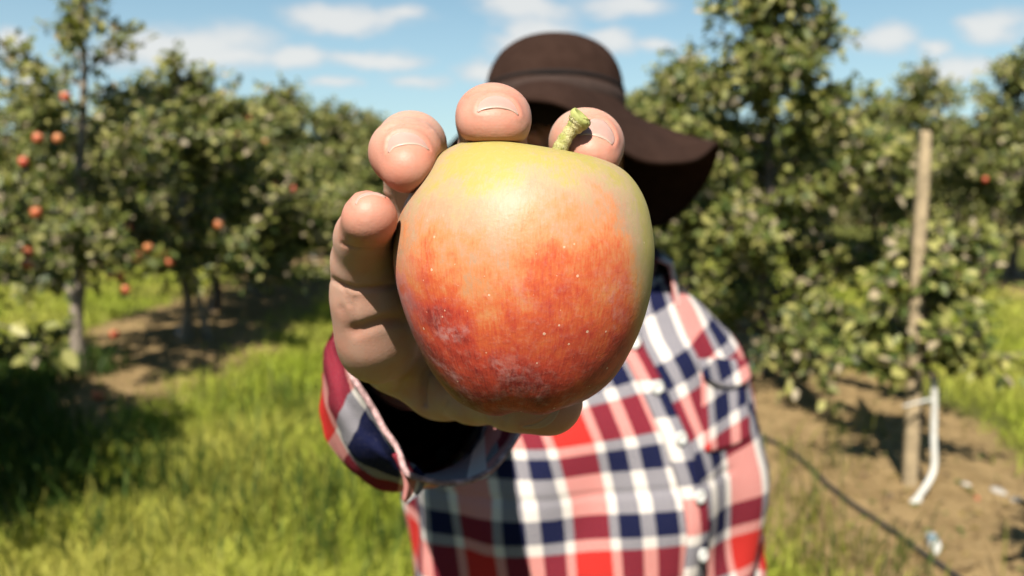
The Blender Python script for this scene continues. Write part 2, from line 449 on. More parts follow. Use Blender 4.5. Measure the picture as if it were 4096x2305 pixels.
LEAF = np.array([[0, 0, 0], [.28, .30, .09], [.70, .26, .07], [1.0, 0, -.06], [.70, -.26, .07], [.28, -.30, .09]])
LEAF_F = np.array([[0, 3, 2, 1], [0, 5, 4, 3]])
def leaves_mesh(name, P, D, size, rs, tone):
    """P positions, D outward directions"""
    n = len(P); r = rs
    ax = D + r.normal(0, .55, (n, 3)) + np.array([0, 0, -.15]); ax /= np.linalg.norm(ax, axis=1, keepdims=True)
    up = np.array([0, -.62, .85]) + r.normal(0, .42, (n, 3)); side = np.cross(up, ax); side /= np.linalg.norm(side, axis=1, keepdims=True)+1e-9
    nrm = np.cross(ax, side)
    s = size*(.65+.6*r.random(n))[:, None, None]
    L = LEAF[None]
    V = P[:, None] + s*(L[..., 0:1]*ax[:, None]+L[..., 1:2]*side[:, None]*.95+L[..., 2:3]*nrm[:, None])
    Fc = (np.arange(n)[:, None, None]*6+LEAF_F[None]).reshape(-1, 4)
    k = r.random((n, 1))
    dark = np.array([0.03, 0.048, 0.0108]); mid = np.array([0.105, 0.117, 0.0252]); pale = np.array([0.276, 0.252, 0.084]); dusty = np.array([0.252, 0.204, 0.132])
    c = np.where(k < .45, dark+(mid-dark)*(k/.45), np.where(k < .92, mid+(pale-mid)*((k-.45)/.47)**1.3, dusty))*tone
    return mesh_np(name, V.reshape(-1, 3), Fc, False, col=np.repeat(c, 6, 0))
def make_tree(seed, Ht, R, nlimb, low, dens, leaf, trunk_r=.045, lean=(0, 0), tone=1.0, top_sparse=0., double=False, taper=.75):
    """one tapered trunk with limbs and shoots, and a crown of single leaves -> (wood mesh, leaf mesh, spots for fruit)"""
    r = np.random.default_rng(seed); wood = Multi(); LP = []; LD = []; fruit = []
    nz = 14; hs = np.linspace(0, Ht, nz)
    tx = np.cumsum(r.normal(0, .018, nz)); ty = np.cumsum(r.normal(0, .018, nz)); tx -= tx[0]; ty -= ty[0]
    tx = tx + lean[0]*(hs/Ht)**1.5; ty = ty + lean[1]*(hs/Ht)**1.5
    tp = np.stack([tx, ty, hs], -1)
    tr_ = trunk_r*(1-hs/Ht)**.75+.006; tr_[0] *= 1.35
    wood.add(*tube_arrays(tp, tr_, 8))
    if double:
        q = np.array([[.02, 0, .0], [.06, -.02, .35], [.20, -.02, .8], [.32, -.05, 1.3]])*np.array([1, 1, 1]); q[:, 0] = [.22, .17, .10, .02]
        wood.add(*tube_arrays(q, np.array([.035, .032, .028, .02]), 7))
    def leaf_run(pts, every, per, spread):
        seg = np.linalg.norm(np.diff(pts, axis=0), axis=1).sum()
        k = max(2, int(seg/every)); q = catmull(pts, k, False)
        d = np.gradient(q, axis=0); d /= np.linalg.norm(d, axis=1, keepdims=True)+1e-9
        for i in range(k):
            m = per if r.random() > .15 else per//2
            off = r.normal(0, 1, (m, 3)); off /= np.linalg.norm(off, axis=1, keepdims=True)
            LP.append(q[i]+off*spread*r.random((m, 1))); LD.append(off*.9+d[i]*.5)
    ga = r.random()*6.28
    for i in range(nlimb):
        h = low+(Ht*.93-low)*(i/nlimb)**.95; ga += 2.4+r.normal(0, .35)
        f = (h-low)/(Ht-low)
        L = R*(1-f)**taper*(.75+.4*r.random())+.12
        el = math.radians(r.uniform(5, 32)+25*f)
        b = np.array([np.interp(h, hs, tx), np.interp(h, hs, ty), h])
        dr = np.array([math.cos(ga), math.sin(ga), 0]); k = 6; pts = []
        droop = r.uniform(-.05, .30)+.15*max(0, .4-f)
        for j in range(k):
            s = j/(k-1)
            pts.append(b+dr*L*s*math.cos(el)+np.array([0, 0, L*s*math.sin(el)-droop*L*s*s])+r.normal(0, .02*L, 3)*s)
        pts = np.array(pts)
        wood.add(*tube_arrays(pts, np.linspace(.018*(1-.5*f)+.004, .004, k), 5))
        dm = dens*(1-top_sparse*max(0, f-.45)*1.6)
        leaf_run(pts[1:], .040/dm, 4, .085)
        fruit.append(pts[3]+np.array([0, 0, -.07])); fruit.append(pts[4]+np.array([0, 0, -.07]))
        ns = int((4+7*L)*dm)
        for _ in range(ns):
            s = r.uniform(.15, 1); b2 = np.array([np.interp(s, np.linspace(0, 1, k), pts[:, a]) for a in range(3)])
            d2 = dr*r.uniform(.1, 1)+r.normal(0, .6, 3)+np.array([0, 0, .35]); d2 /= np.linalg.norm(d2)
            l2 = r.uniform(.15, .42)*(1-.3*f)*min(1, .3+R*.6)
            q = np.array([b2, b2+d2*l2*.5+r.normal(0, .02, 3), b2+d2*l2+np.array([0, 0, -.04])])
            wood.add(*tube_arrays(q, np.array([.006, .004, .002]), 4))
            leaf_run(q, .045, 4, .075)
    leaf_run(tp[-4:], .05/(dens*(1-.4*top_sparse)), 4, .07)
    P = np.concatenate(LP); D = np.concatenate(LD)
    keep = P[:, 2] > .12
    return wood.mesh('tree_wood'), leaves_mesh('tree_leaves', P[keep], D[keep], leaf, r, tone), fruit
def plant_tree(name, meshes, loc, rz, sc, label, group, bark=None):
    e = empty(name, (loc[0], loc[1], float(ground_z(loc[0], loc[1]))-.02)); e.rotation_euler = (0, 0, (rz % 1.0)-.5 if rz else 0); e.scale = (sc[0]*(-1 if int(rz*7) % 2 else 1), sc[0], sc[1])
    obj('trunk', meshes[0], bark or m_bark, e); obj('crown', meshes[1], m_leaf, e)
    return tag(e, label, 'tree', group)
LG, RG, FG = 'apple trees of the left row', 'apple trees of the right row', 'apple trees of the rows farther off'
T_lead = make_tree(101, 3.45, 1.25, 26, .62, 1.05, .075, .05, (.18, .0), 1.0, top_sparse=1.0, taper=1.5)
T_dbl = make_tree(102, 2.75, 1.4, 32, .62, 1.2, .075, .045, (-.02, 0), 1.05, double=True, taper=1.1)
T_a = make_tree(103, 2.9, 1.35, 32, .50, 1.2, .075, .045, (.05, .05), 1.05, taper=1.0)
T_b = make_tree(104, 2.75, 1.25, 30, .45, 1.2, .078, .045, (-.08, .0), 1.0, taper=1.0)
T_big = make_tree(105, 3.5, 1.60, 46, .18, 1.45, .078, .055, (-.25, 0), 1.05, top_sparse=.1, taper=1.25)
T_c = make_tree(106, 3.0, 1.35, 30, .50, 1.2, .08, .045, (.0, .1), 1.08, taper=1.1)
T_sap = make_tree(107, 1.32, .34, 12, .55, 1.35, .07, .016, (.03, 0), 1.25)
near = T_b
plant_tree('apple_tree', T_c, (-3.2, 2.65), .6, (1, 1.1), 'apple tree left of the view whose shade darkens the near grass', LG)
plant_tree('apple_tree', T_b, (-3.75, 4.35), 2.1, (.85, .68), 'apple tree cut by the left edge of the picture', LG)
plant_tree('apple_tree', T_lead, (-3.42, 6.3), .0, (1, 1), 'apple tree with tall thin leader rising above the left edge', LG, m_pale)
plant_tree('apple_tree', T_dbl, (-3.22, 7.75), .0, (1.1, 1.0), 'apple tree with two pale stems in the left row', LG, m_pale)
plant_tree('apple_tree', T_a, (-3.5, 9.3), 1.0, (1.2, .88), 'bushy apple tree just behind the two stemmed one', LG)
plant_tree('apple_tree', T_c, (-3.45, 12.2), 3.2, (1.2, 1.02), 'apple tree in the left row with narrow leafy tip', LG)
plant_tree('apple_tree', T_b, (-3.4, 10.8), 4.4, (1.2, .95), 'apple tree left of the ring finger with white trunk guard', LG)
for i, yy in enumerate((15, 17, 19.2, 21.5, 24, 27, 30, 34, 38)):
    plant_tree('apple_tree', (T_a, T_b, T_c, T_dbl)[i % 4], (-3.4+rng.normal(0, .1), yy), rng.random()*6.28, (1.25, .95+.2*rng.random()), 'small distant apple tree at the far end of the left row', LG+' far end')
plant_tree('apple_tree', T_big, (1.98, 6.35), .0, (1, 1), 'tall dense apple tree rising right behind the brown hat', RG)
plant_tree('apple_sapling', T_sap, (2.12, 4.03), .0, (1, 1), 'young apple sapling tied to the wooden stake', None)
plant_tree('apple_sapling', T_sap, (2.2, 2.35), 2.4, (1.0, 1.05), 'young apple sapling beyond the right edge shading the soil', None)
for i, yy in enumerate((8.7, 10.8, 13, 15.3, 18, 21, 24, 28, 32, 36)):
    plant_tree('apple_tree', (T_c, T_a, T_b)[i % 3], (1.98+rng.normal(0, .1), yy), rng.random()*6.28, (1, .95+.2*rng.random()), 'apple tree of the right row hidden mostly behind the person', RG+' behind the person')
for r_, ys in ((7.9, (10.6, 12.9, 15.2, 17.5, 20, 22.5, 25.5, 29, 33)), (13.6, (20, 22.5, 25, 28, 31, 35, 39)), (19.4, (29, 32, 35, 39, 43)), (-9.1, (13.5, 15.6, 17.8, 20, 22.5, 25, 28, 31, 35)), (-14.8, (22, 25, 28, 31, 35, 39)), (-20.4, (31, 35, 39, 43))):
    for i, yy in enumerate(ys):
        side = 'right' if r_ > 0 else 'left'
        plant_tree('apple_tree', (T_a, T_c, T_b, T_dbl)[(i+int(abs(r_))) % 4], (r_+rng.normal(0, .15), yy+rng.normal(0, .2)), rng.random()*6.28, (1.25, 1.12+.18*rng.random()),
                   'apple tree in the %s row %s the near alley' % ({7.9: 'second', 13.6: 'third', 19.4: 'fourth', -9.1: 'second', -14.8: 'third', -20.4: 'fourth'}[r_], side+' of'), FG+' %s %d' % (side, abs(r_)))
for i in range(26):
    xx = -50+4*i
    plant_tree('apple_tree', (T_a, T_c, T_b)[i % 3], (xx+rng.normal(0, .6), 47+rng.normal(0, 2)), rng.random()*6.28, (1.9, 1.25), 'apple tree in the line closing the far end of the orchard', 'trees closing the far end')

for xx, yy in ((-3.4, -.6), (-3.4, -3.0), (-3.4, -5.5), (-3.3, -8.5), (2.6, -1.2), (2.3, -3.6), (2.1, -6.2), (2.0, -9), (-9, -13), (-6, -13.5), (-3, -13), (0, -14), (3, -13), (6, -13.5), (9, -13)):  # unseen trees added to block low skylight falling on the hand
    plant_tree('apple_tree', (T_a, T_c, T_b)[int(abs(xx*3+yy)) % 3], (xx, yy), rng.random()*6.28, (1.1, 1.1), 'unseen apple tree added behind the viewer to cut fill light', 'unseen trees added behind the viewer')

# dry leaves and crumbs of soil lying under the rows
r = np.random.default_rng(31); n = 2600
yy = 1/(1/2.6+r.random(n)*(1/16-1/2.6)); row = np.where(r.random(n) < .6, 1.95, -3.4); xx = row+r.normal(0, .6, n)
az = r.random(n)*6.283; s_ = (.012+.035*r.random(n))[:, None, None]; L = LEAF[None]*np.array([1, 1, 1.6])
ax = np.stack([np.cos(az), np.sin(az), r.normal(0, .15, n)], -1); sd_ = np.stack([-np.sin(az), np.cos(az), r.normal(0, .25, n)], -1); nn_ = np.cross(ax, sd_)
V = np.stack([xx, yy, ground_z(xx, yy)+.004], -1)[:, None]+s_*(L[..., 0:1]*ax[:, None]+L[..., 1:2]*sd_[:, None]+L[..., 2:3]*nn_[:, None])
k = r.random((n, 1)); c = np.where(k < .5, np.array([.10, .065, .035]), np.where(k < .8, np.array([.22, .16, .06]), np.array([.09, .11, .03])))*(.7+.6*r.random((n, 1)))
o = obj('leaf_litter', mesh_np('leaf_litter', V.reshape(-1, 3), (np.arange(n)[:, None, None]*6+LEAF_F[None]).reshape(-1, 4), False, col=np.repeat(c, 6, 0)), m_leaf)
tag(o, 'dry leaves and crumbs scattered on the bare soil strips', 'leaf litter', kind='stuff')

# ================================================================== fruit on the trees
m_fruit, t, p = new_mat('hanging_apple_skin')
ob = t.add('ShaderNodeTexCoord').outputs['Object']
rn = t.add('ShaderNodeObjectInfo').outputs['Random']
zz = t.sep(ob)[2]
cr = t.mix(t.smooth(t.math('ADD', t.noise(ob, 25, 3), t.math('MULTIPLY', zz, 6)), .3, .75), (0.36, 0.027, 0.018), (0.444, 0.12, 0.042))
cr = t.mix(t.smooth(rn, .65, 1.0, 0, .4), cr, (0.45, 0.252, 0.072))
t.put(p.inputs['Base Color'], cr); p.inputs['Roughness'].default_value = .4
def revolve(prof, n):
    prof = np.asarray(prof); an = np.linspace(0, 2*np.pi, n, endpoint=False)
    V = np.stack([prof[:, 0:1]*np.cos(an), prof[:, 0:1]*np.sin(an), np.repeat(prof[:, 1:2], n, 1)], -1).reshape(-1, 3)
    return V, grid_faces(len(prof), n, True)
fp = catmull([[.0005, .026], [.006, .029], [.016, .036], [.029, .033], [.038, .014], [.037, -.008], [.030, -.026], [.019, -.036], [.009, -.034], [.0005, -.028]], 18, False)
FV, FF = revolve(fp, 16)
me_fruit = mesh_np('hanging_apple', FV, FF)
me_fruit_stem = mesh_np('hanging_apple_stem', *tube_arrays([[0, 0, .025], [.003, 0, .045], [.006, .002, .06]], [.002, .0018, .0022], 5))
fruits = [  # px, py, depth, label
 (262, 388, 6.1, 'red apple beside the tall leader, highest at the left'), (152, 553, 6.0, 'red apple left of the tall leader, left of a pair'), (232, 555, 6.0, 'red apple right of the tall leader, right of a pair'),
 (95, 648, 5.9, 'orange red apple near the left edge at mid height'), (146, 852, 5.6, 'orange apple hanging beside the dark upper trunk at left'), (510, 912, 7.3, 'red apple in the shade under the middle left foliage'),
 (875, 898, 7.4, 'bright orange apple hanging low left of the little finger'), (990, 472, 9.2, 'small pink apple at the treetop line'), (945, 545, 9.0, 'red apple under the pink treetop apple'),
 (1060, 578, 9.1, 'red apple right of the treetop pair'), (112, 1012, 5.4, 'orange apple above another near the left edge'), (108, 1058, 5.3, 'large pale orange apple low near the left edge'),
 (548, 1028, 7.2, 'orange apple at the left end of the low bough'), (592, 992, 7.2, 'red orange apple above the low bough'), (645, 1018, 7.3, 'dull orange apple on the middle of the low bough'),
 (680, 1050, 7.2, 'orange apple at the right end of the low bough'), (442, 1098, 7.0, 'orange apple in the low cluster, left one'), (480, 1108, 7.0, 'red orange apple in the low cluster, right one'),
 (408, 1070, 7.1, 'dark red apple just above the low cluster'), (505, 1158, 7.0, 'red apple hanging under the low cluster'), (457, 1338, 6.6, 'orange apple hanging lowest beside the two pale stems'),
 (1095, 740, 9.5, 'yellow orange apple in foliage left of the ring finger'), (1172, 758, 9.6, 'dull red apple nearest the ring finger'),
 (3467, 688, 7.2, 'dark orange apple left of the wooden stake'), (3940, 718, 13.2, 'orange apple in the second row right of the stake'), (3935, 895, 13.0, 'brown apple low above the far grass at right')]
for (px, py, d, lab) in fruits:
    d = d-(.75 if d < 9 else .95); e = empty('hanging_apple', at(px, py, d)); s_ = (.82+.22*rng.random())*(d/7.0)**.25; e.scale = (s_,)*3; e.rotation_euler = (rng.normal(0, .25), rng.normal(0, .25), rng.random()*6)
    obj('skin', me_fruit, m_fruit, e); obj('stem', me_fruit_stem, m_bark, e)
    tag(e, lab, 'apple', 'apples hanging in the orchard trees')
ga_ = ground_at(395, 1612); e = empty('fallen_apple', (ga_[0], ga_[1], .05)); obj('skin', me_fruit, m_fruit, e); obj('stem', me_fruit_stem, m_bark, e); e.rotation_euler = (1.1, .3, 0)
tag(e, 'yellow apple fallen on the ground by the weeds', 'apple')

# ================================================================== orchard furniture
m_post = simple('weathered_wood', (0.252, 0.192, 0.114), .8, .25, .25, 18, .004, 50)
m_white = simple('white_plastic', (.40, .39, .355), .5, .2, .1, 30)
m_teal = simple('teal_plastic', (0.096, 0.18, 0.168), .5, .4, .2, 20)
m_hose = simple('black_hose', (.025, .024, .022), .5, .4, .2, 20)
m_blue = simple('blue_plastic', (0.06, 0.168, 0.252), .45, .4, .2, 20)
# wooden stake: squared, leaning a touch, with chamfered edges and a worn top
gb = ground_at(3636, 1985); tp_ = at(3700, 532, 4.03)
base = np.array([gb[0], gb[1], -.15]); top = np.array([tp_[0], tp_[1], tp_[2]])
V = []; ns = 14
for i in range(ns):
    s = i/(ns-1); c = base+(top-base)*s + np.array([.006*math.sin(s*7), .004*math.sin(s*5), 0]); r_ = .036*(1-.12*s)*(1 if i < ns-1 else .8)
    for k in range(8):
        a = math.pi/8+k*math.pi/4
        V.append(c+np.array([r_*math.cos(a), r_*math.sin(a), (.012*math.sin(3*a) if i == ns-1 else 0)]))
V.append(top+np.array([0, 0, .01]))
Fc = grid_faces(ns, 8, True).tolist()+[[(ns-1)*8+k, (ns-1)*8+(k+1) % 8, ns*8] for k in range(8)]
st = empty('wooden_stake', (gb[0], gb[1], 0)); V = np.array(V)-np.array([gb[0], gb[1], 0])
obj('post', mesh_np('stake', V, Fc, False), m_post, st)
hgt = .48; c = base+(top-base)*.32
r2 = np.array([[math.cos(a)*.045, math.sin(a)*.045, 0] for a in np.linspace(0, 6.283, 14)])
tie = Multi(); tie.add(*tube_arrays(np.concatenate([[at(3612, 1626, 3.9)], [at(3630, 1621, 3.88)], [at(3655, 1614, 3.88)], [at(3690, 1606, 3.9)], [at(3725, 1598, 3.92)]])-np.array([gb[0], gb[1], 0]), np.array([.005, .006, .006, .008, .008]), 6))
obj('tie', tie.mesh('tie'), m_white, st)
tag(st, 'tall weathered wooden stake standing in the bare soil at right', 'stake')
# white irrigation pipe, upright with a bent foot
pp = [at(3737, 1520, 3.92), at(3737, 1640, 3.92), at(3735, 1760, 3.9), at(3738, 1850, 3.88), at(3728, 1900, 3.86), at(3700, 1950, 3.84), at(3672, 1990, 3.83), at(3655, 2020, 3.82)]
wp = empty('white_pipe', pp[-1]); loc0 = np.array(pp[-1])
obj('pipe', mesh_np('pipe', *tube_arrays(catmull(np.array(pp)-loc0, 30, False), .0155, 10)), m_white, wp)
obj('end_fitting', mesh_np('end_fitting', *tube_arrays(np.array([pp[-1]+np.array([.025, 0, .035]), pp[-1], pp[-1]+np.array([-.02, 0, -.015])])-loc0, np.array([.017, .028, .022]), 10)), m_white, wp)
tag(wp, 'white plastic pipe standing beside the wooden stake with bent foot', 'pipe')
# black drip hose on the soil
hp = [ground_at(2900, 1700), ground_at(3100, 1810), ground_at(3230, 1905), ground_at(3330, 1995), ground_at(3440, 2080), ground_at(3560, 2165), ground_at(3680, 2255), ground_at(3790, 2330), ground_at(3900, 2430), ground_at(4000, 2600)]
hp = catmull(np.array(hp), 50, False); hp[:, 2] = ground_z(hp[:, 0], hp[:, 1])+.016
tag(obj('drip_hose', mesh_np('drip_hose', *tube_arrays(hp, .0115, 8)), m_hose), 'black drip hose lying along the soil beside the shirt', 'hose')
# trunk guards (ringed sleeves)
def guard(px, py, d, h, r_, mat, label):
    b = ground_at(px, py); e = empty('trunk_guard', (b[0], b[1], 0)); prof = []
    for i in range(17):
        s = i/16; prof.append([r_*(1+.07*math.cos(i*math.pi)), .0+h*s])
    prof = np.array(prof); inner = prof[::-1]*np.array([.86, 1])
    V, Fc = revolve(np.concatenate([prof, inner]), 14); obj('sleeve', mesh_np('sleeve', V, Fc), mat, e)
    tag(e, label, 'trunk guard')
guard(3016, 1508, 6.3, .36, .042, m_teal, 'teal ribbed guard round the trunk of the tall right tree')
guard(1157, 1085, 13.3, .34, .06, m_white, 'white trunk guard under the left row near the little finger')
guard(1000, 1180, 10.5, .12, .05, m_white, 'short white trunk guard in the dark shade of the left row')
guard(1262, 1035, 16.0, .14, .12, m_white, 'wide pale guard at the far end of the left row')
guard(718, 1348, 7.85, .10, .035, m_blue, 'pale blue guard between the two pale stems')
# litter on the soil at lower right
def scrap(name, px, py, size, mat, label, cat, seed):
    r = np.random.default_rng(seed); b = ground_at(px, py)
    V, Fc = revolve([[.001, 0], [.6, .02], [.95, .15], [1, .45], [.85, .8], [.5, .97], [.001, 1]], 10)
    V = V*np.array(size)*(1+.18*np.sin(V*5+r.random(3)*6).sum(1, keepdims=True)*.4)
    o = obj(name, mesh_np(name, V, Fc), mat, None, (b[0], b[1], float(ground_z(b[0], b[1]))-.004)); o.rotation_euler = (0, 0, r.random()*3)
    tag(o, label, cat)
m_stone = simple('pale_stone', (0.33, 0.3, 0.258), .9, .2, .2, 30, .003, 60)
scrap('soil_clod', 3905, 2035, (0.0108, 0.018, 0.021), simple('reddish_clod', (0.3, 0.096, 0.054), .9), 'small reddish lump on the soil right of the pipe', 'clod', 1)
scrap('stone', 4060, 2035, (.03, .02, .025), m_stone, 'pale stone at the right edge of the soil', 'stone', 2)
scrap('stone', 3990, 2000, (.05, .03, .02), m_stone, 'flat pale stone between the red lump and right edge', 'stone', 3)
scrap('stone', 3860, 1980, (.02, .025, .02), m_stone, 'small pale stone nearest the white pipe', 'stone', 4)
b0, b1 = ground_at(3722, 2175), ground_at(3752, 2275)
bt = empty('bottle', (b0[0], b0[1], 0)); ax_ = (b1-b0)
prof = np.array([[.001, 0], [.024, .0], [.026, .01], [.026, .09], [.024, .11], [.012, .13], [.011, .15], [.001, .15]])*np.array([1, 1.35]); V, Fc = revolve(prof, 14)
Rm = np.array(Vector((float(ax_[0]), float(ax_[1]), .02)).to_track_quat('Z', 'Y').to_matrix())
obj('bottle_body', mesh_np('bottle_body', V@Rm.T+np.array([0, 0, .03]), Fc), m_white, bt)
V, Fc = revolve(np.array([[.0268, .05], [.0275, .055], [.0275, .095], [.0268, .1]]), 14); obj('wrapper', mesh_np('wrapper', V@Rm.T+np.array([0, 0, .03]), Fc), m_blue, bt)
tag(bt, 'small white bottle with blue band lying on the shaded soil', 'bottle')

# ================================================================== THE APPLE IN FRONT
AD = .215
def prof(segs, n):
    ctrl = segs[0]+[q for s_ in segs[1:] for q in s_[1:]]
    return catmull(np.array(ctrl, float), n, False)
AL = [[(2165, 705), (2130, 690), (2085, 640), (2020, 592), (1940, 572)],
      [(1940, 572), (1870, 572), (1798, 598), (1732, 652), (1676, 724), (1626, 805), (1594, 885), (1578, 960), (1574, 1030)],
      [(1575, 1030), (1582, 1110), (1602, 1190), (1632, 1280), (1678, 1385), (1730, 1480), (1790, 1560), (1850, 1612), (1930, 1641)],
      [(1930, 1641), (1985, 1638), (2030, 1618), (2060, 1590), (2085, 1570)]]
AR = [[(2165, 705), (2200, 695), (2225, 660), (2255, 630), (2300, 626)],
      [(2300, 626), (2360, 636), (2432, 658), (2496, 694), (2546, 752), (2582, 825), (2602, 905), (2611, 975), (2612, 1030)],
      [(2611, 1030), (2604, 1110), (2589, 1200), (2560, 1300), (2515, 1400), (2455, 1498), (2385, 1565), (2310, 1608), (2240, 1625)],
      [(2240, 1625), (2180, 1618), (2140, 1603), (2108, 1590), (2085, 1570)]]
PL, PR = prof(AL, 97), prof(AR, 97)
NA = 150; th = np.linspace(0, 2*np.pi, NA, endpoint=False)
def c2d(p): return np.stack([(p[:, 0]-CX)*AD/F, (CY-p[:, 1])*AD/F], -1)
L2, R2 = c2d(PL), c2d(PR)
Cn, E = (L2+R2)/2, (R2-L2)/2
El = np.linalg.norm(E, axis=1)
nr = len(Cn); sv = np.linspace(0, 1, nr)
AV = np.zeros((nr, NA, 3))
AV[..., 0] = Cn[:, None, 0]+E[:, None, 0]*np.cos(th); AV[..., 1] = Cn[:, None, 1]+E[:, None, 1]*np.cos(th)
AV[..., 2] = -.97*El[:, None]*np.sin(th)
topw = np.clip(1-(sv-.05)/.35, 0, 1)[:, None]; botw = np.clip((sv-.70)/.25, 0, 1)[:, None]
AV[..., 1] += .12*AV[..., 2]*topw
rimw = np.exp(-((sv-.80)/.10)**2)[:, None]
AV[..., 1] += -.0007*rimw*np.cos(5*th+.9)*np.abs(np.sin(th))
lob = 1+.012*np.cos(5*th+.9)[None, :]*botw*np.abs(np.sin(th))[None, :]
AV[..., 2] *= lob
Aflat = AV.reshape(-1, 3)
lump = fbm(Aflat, 26, 2, 3.3)*.0005; 
ctr = np.array([Cn[50:80, 0].mean(), Cn[50:80, 1].mean(), 0]); dirs = Aflat-ctr; dirs /= np.linalg.norm(dirs, axis=1, keepdims=True)
Aflat = Aflat+dirs*lump[:, None]
A_origin = c2w(0., 0., AD)
AW = c2w(Aflat[:, 0], Aflat[:, 1], Aflat[:, 2]+AD)-A_origin
m_apple, t, p = new_mat('held_apple_skin')
uvn = t.add('ShaderNodeUVMap', uv_map='uv').outputs[0]
ob = t.add('ShaderNodeTexCoord').outputs['Object']
x, y, z = t.sep(ob)
na = t.noise(ob, 38, 4, .55); nb = t.noise(ob, 165, 5, .68); nf = t.noise(ob, 620, 4, .7)
stv = t.scale(uvn, (1.0, .09, 1)); st1 = t.noise(stv, 90, 3, .55); st2 = t.noise(stv, 260, 3, .6)
hgt = t.smooth(z, .047, -.031)                                     # 0 at the shoulder, 1 at the base
blush = t.math('MULTIPLY_ADD', t.math('SUBTRACT', na, .5), .95, hgt)
blush = t.math('MULTIPLY_ADD', t.math('SUBTRACT', st1, .5), .34, blush)
blush = t.math('MULTIPLY_ADD', t.math('SUBTRACT', st2, .5), .22, blush)
blush = t.math('MULTIPLY_ADD', t.math('SUBTRACT', nb, .5), .62, blush)
sidegreen = t.smooth(t.math('ADD', x, t.math('MULTIPLY', t.math('SUBTRACT', na, .5), .012)), .026, .040)
leftpink = t.smooth(x, -.012, -.030)
blush = t.math('MULTIPLY_ADD', sidegreen, -.75, blush)
blush = t.math('MULTIPLY_ADD', t.math('MULTIPLY', leftpink, t.smooth(z, .012, -.004)), .20, blush)
colr = t.ramp(blush, [(0.0, (.49, .40, .105)), (.14, (.51, .375, .20)), (.28, (.56, .33, .195)), (.44, (.74, .28, .105)), (.60, (.74, .150, .050)), (.78, (.60, .072, .040)), (1.0, (.24, .022, .022))])
colr = t.mix(t.math('MULTIPLY', sidegreen, t.smooth(z, .024, .008, .3, .75)), colr, (.40, .36, .09))
colr = t.mix(t.smooth(nf, .48, .70, 0, .17), colr, (.80, .46, .36))
# waxy bloom in scuffed patches
bl = t.math('MULTIPLY', t.smooth(t.noise(ob, 55, 5, .65, .6), .49, .68), t.smooth(t.noise(ob, 420, 4, .7), .38, .62))
bl = t.math('MULTIPLY', bl, t.smooth(z, .014, -.008)); 
edge = t.math('MULTIPLY', t.smooth(x, -.019, -.031), t.smooth(z, .018, .0))
bl = t.math('MULTIPLY_ADD', t.math('MULTIPLY', edge, t.smooth(nb, .35, .6)), .60, t.math('MULTIPLY', bl, .72))
colr = t.mix(t.math('MINIMUM', bl, .7), colr, (.66, .38, .35))
# lenticels
vo = t.add('ShaderNodeTexVoronoi'); t.put(vo.inputs['Vector'], ob); vo.inputs['Scale'].default_value = 330
vr = t.sep(vo.outputs['Color'])
spot = t.math('MULTIPLY', t.math('LESS_THAN', vo.outputs['Distance'], t.math('MULTIPLY', vr[1], .135)), t.math('GREATER_THAN', vr[0], .25))
spot = t.math('MULTIPLY', spot, t.smooth(z, .024, .010))
colr = t.mix(t.math('MULTIPLY', spot, .8), colr, (.92, .66, .48))
colr = t.mix(1.0, colr, (0.612, 0.6, 0.6), 'MULTIPLY')
t.put(p.inputs['Base Color'], colr)
t.put(p.inputs['Roughness'], t.math('MULTIPLY_ADD', bl, .25, .50)); p.inputs['Specular IOR Level'].default_value = .32
p.inputs['Coat Weight'].default_value = .0
p.inputs['Subsurface Weight'].default_value = .10; p.inputs['Subsurface Radius'].default_value = (.006, .003, .001); p.inputs['Subsurface Scale'].default_value = 1.0
bh = t.math('ADD', t.math('MULTIPLY', spot, .6), t.math('ADD', t.math('MULTIPLY', nf, .35), t.math('MULTIPLY', nb, .5)))
t.put(p.inputs['Normal'], t.bump(bh, .5, .0006))
apple = empty('held_apple', A_origin)
uvA = np.stack(np.broadcast_arrays(th[None, :]/(2*np.pi)*4, sv[:, None]*4), -1).reshape(-1, 2)
AFc = grid_faces(nr, NA, True)[:, ::-1]
obj('fruit_skin', mesh_np('fruit_skin', AW, AFc, True, uv=uvA), m_apple, apple)
m_stem, t, p = new_mat('apple_stem')
ob = t.add('ShaderNodeTexCoord').outputs['Object']
t.put(p.inputs['Base Color'], t.mix(t.smooth(t.noise(ob, 350, 4), .35, .65), (0.252, 0.252, 0.054), (0.432, 0.384, 0.18))); p.inputs['Roughness'].default_value = .8
t.put(p.inputs['Normal'], t.bump(t.noise(ob, 2200, 3), .8, .0005))
sp_ = np.array([at(2185, 740, .216), at(2215, 650, .2155), at(2236, 605, .215), at(2256, 565, .2145), at(2282, 525, .214), at(2304, 502, .2135), at(2318, 480, .213), at(2322, 468, .2128)])-A_origin
srad = np.array([.0019, .0021, .0021, .00195, .0019, .0025, .0031, .0026])
spc = catmull(np.column_stack([sp_, srad]), 36, False)
stem = obj('stem', mesh_np('stem', *tube_arrays(spc[:, :3], spc[:, 3]*(1+.05*np.sin(np.arange(36)*1.7)), 16)), m_stem, apple)
tipc, tipn = spc[-1, :3], spc[-1, :3]-spc[-3, :3]; tipn /= np.linalg.norm(tipn)
capV, capF = revolve([[.0031, -.0006], [.0033, .0002], [.0030, .0010], [.0024, .0008], [.0020, .0003], [.0001, .0004]], 18)
axn = Vector(tuple(tipn+np.array([.75, -.35, .1]))).normalized(); Rm = np.array(axn.to_track_quat('Z', 'Y').to_matrix())
obj('stem_end', mesh_np('stem_end', capV@Rm.T+tipc-tipn*.0004, capF), simple('stem_cut', (0.3, 0.312, 0.096), .7, .3, .2, 600), stem)
r = np.random.default_rng(5); hV = []; hF = []
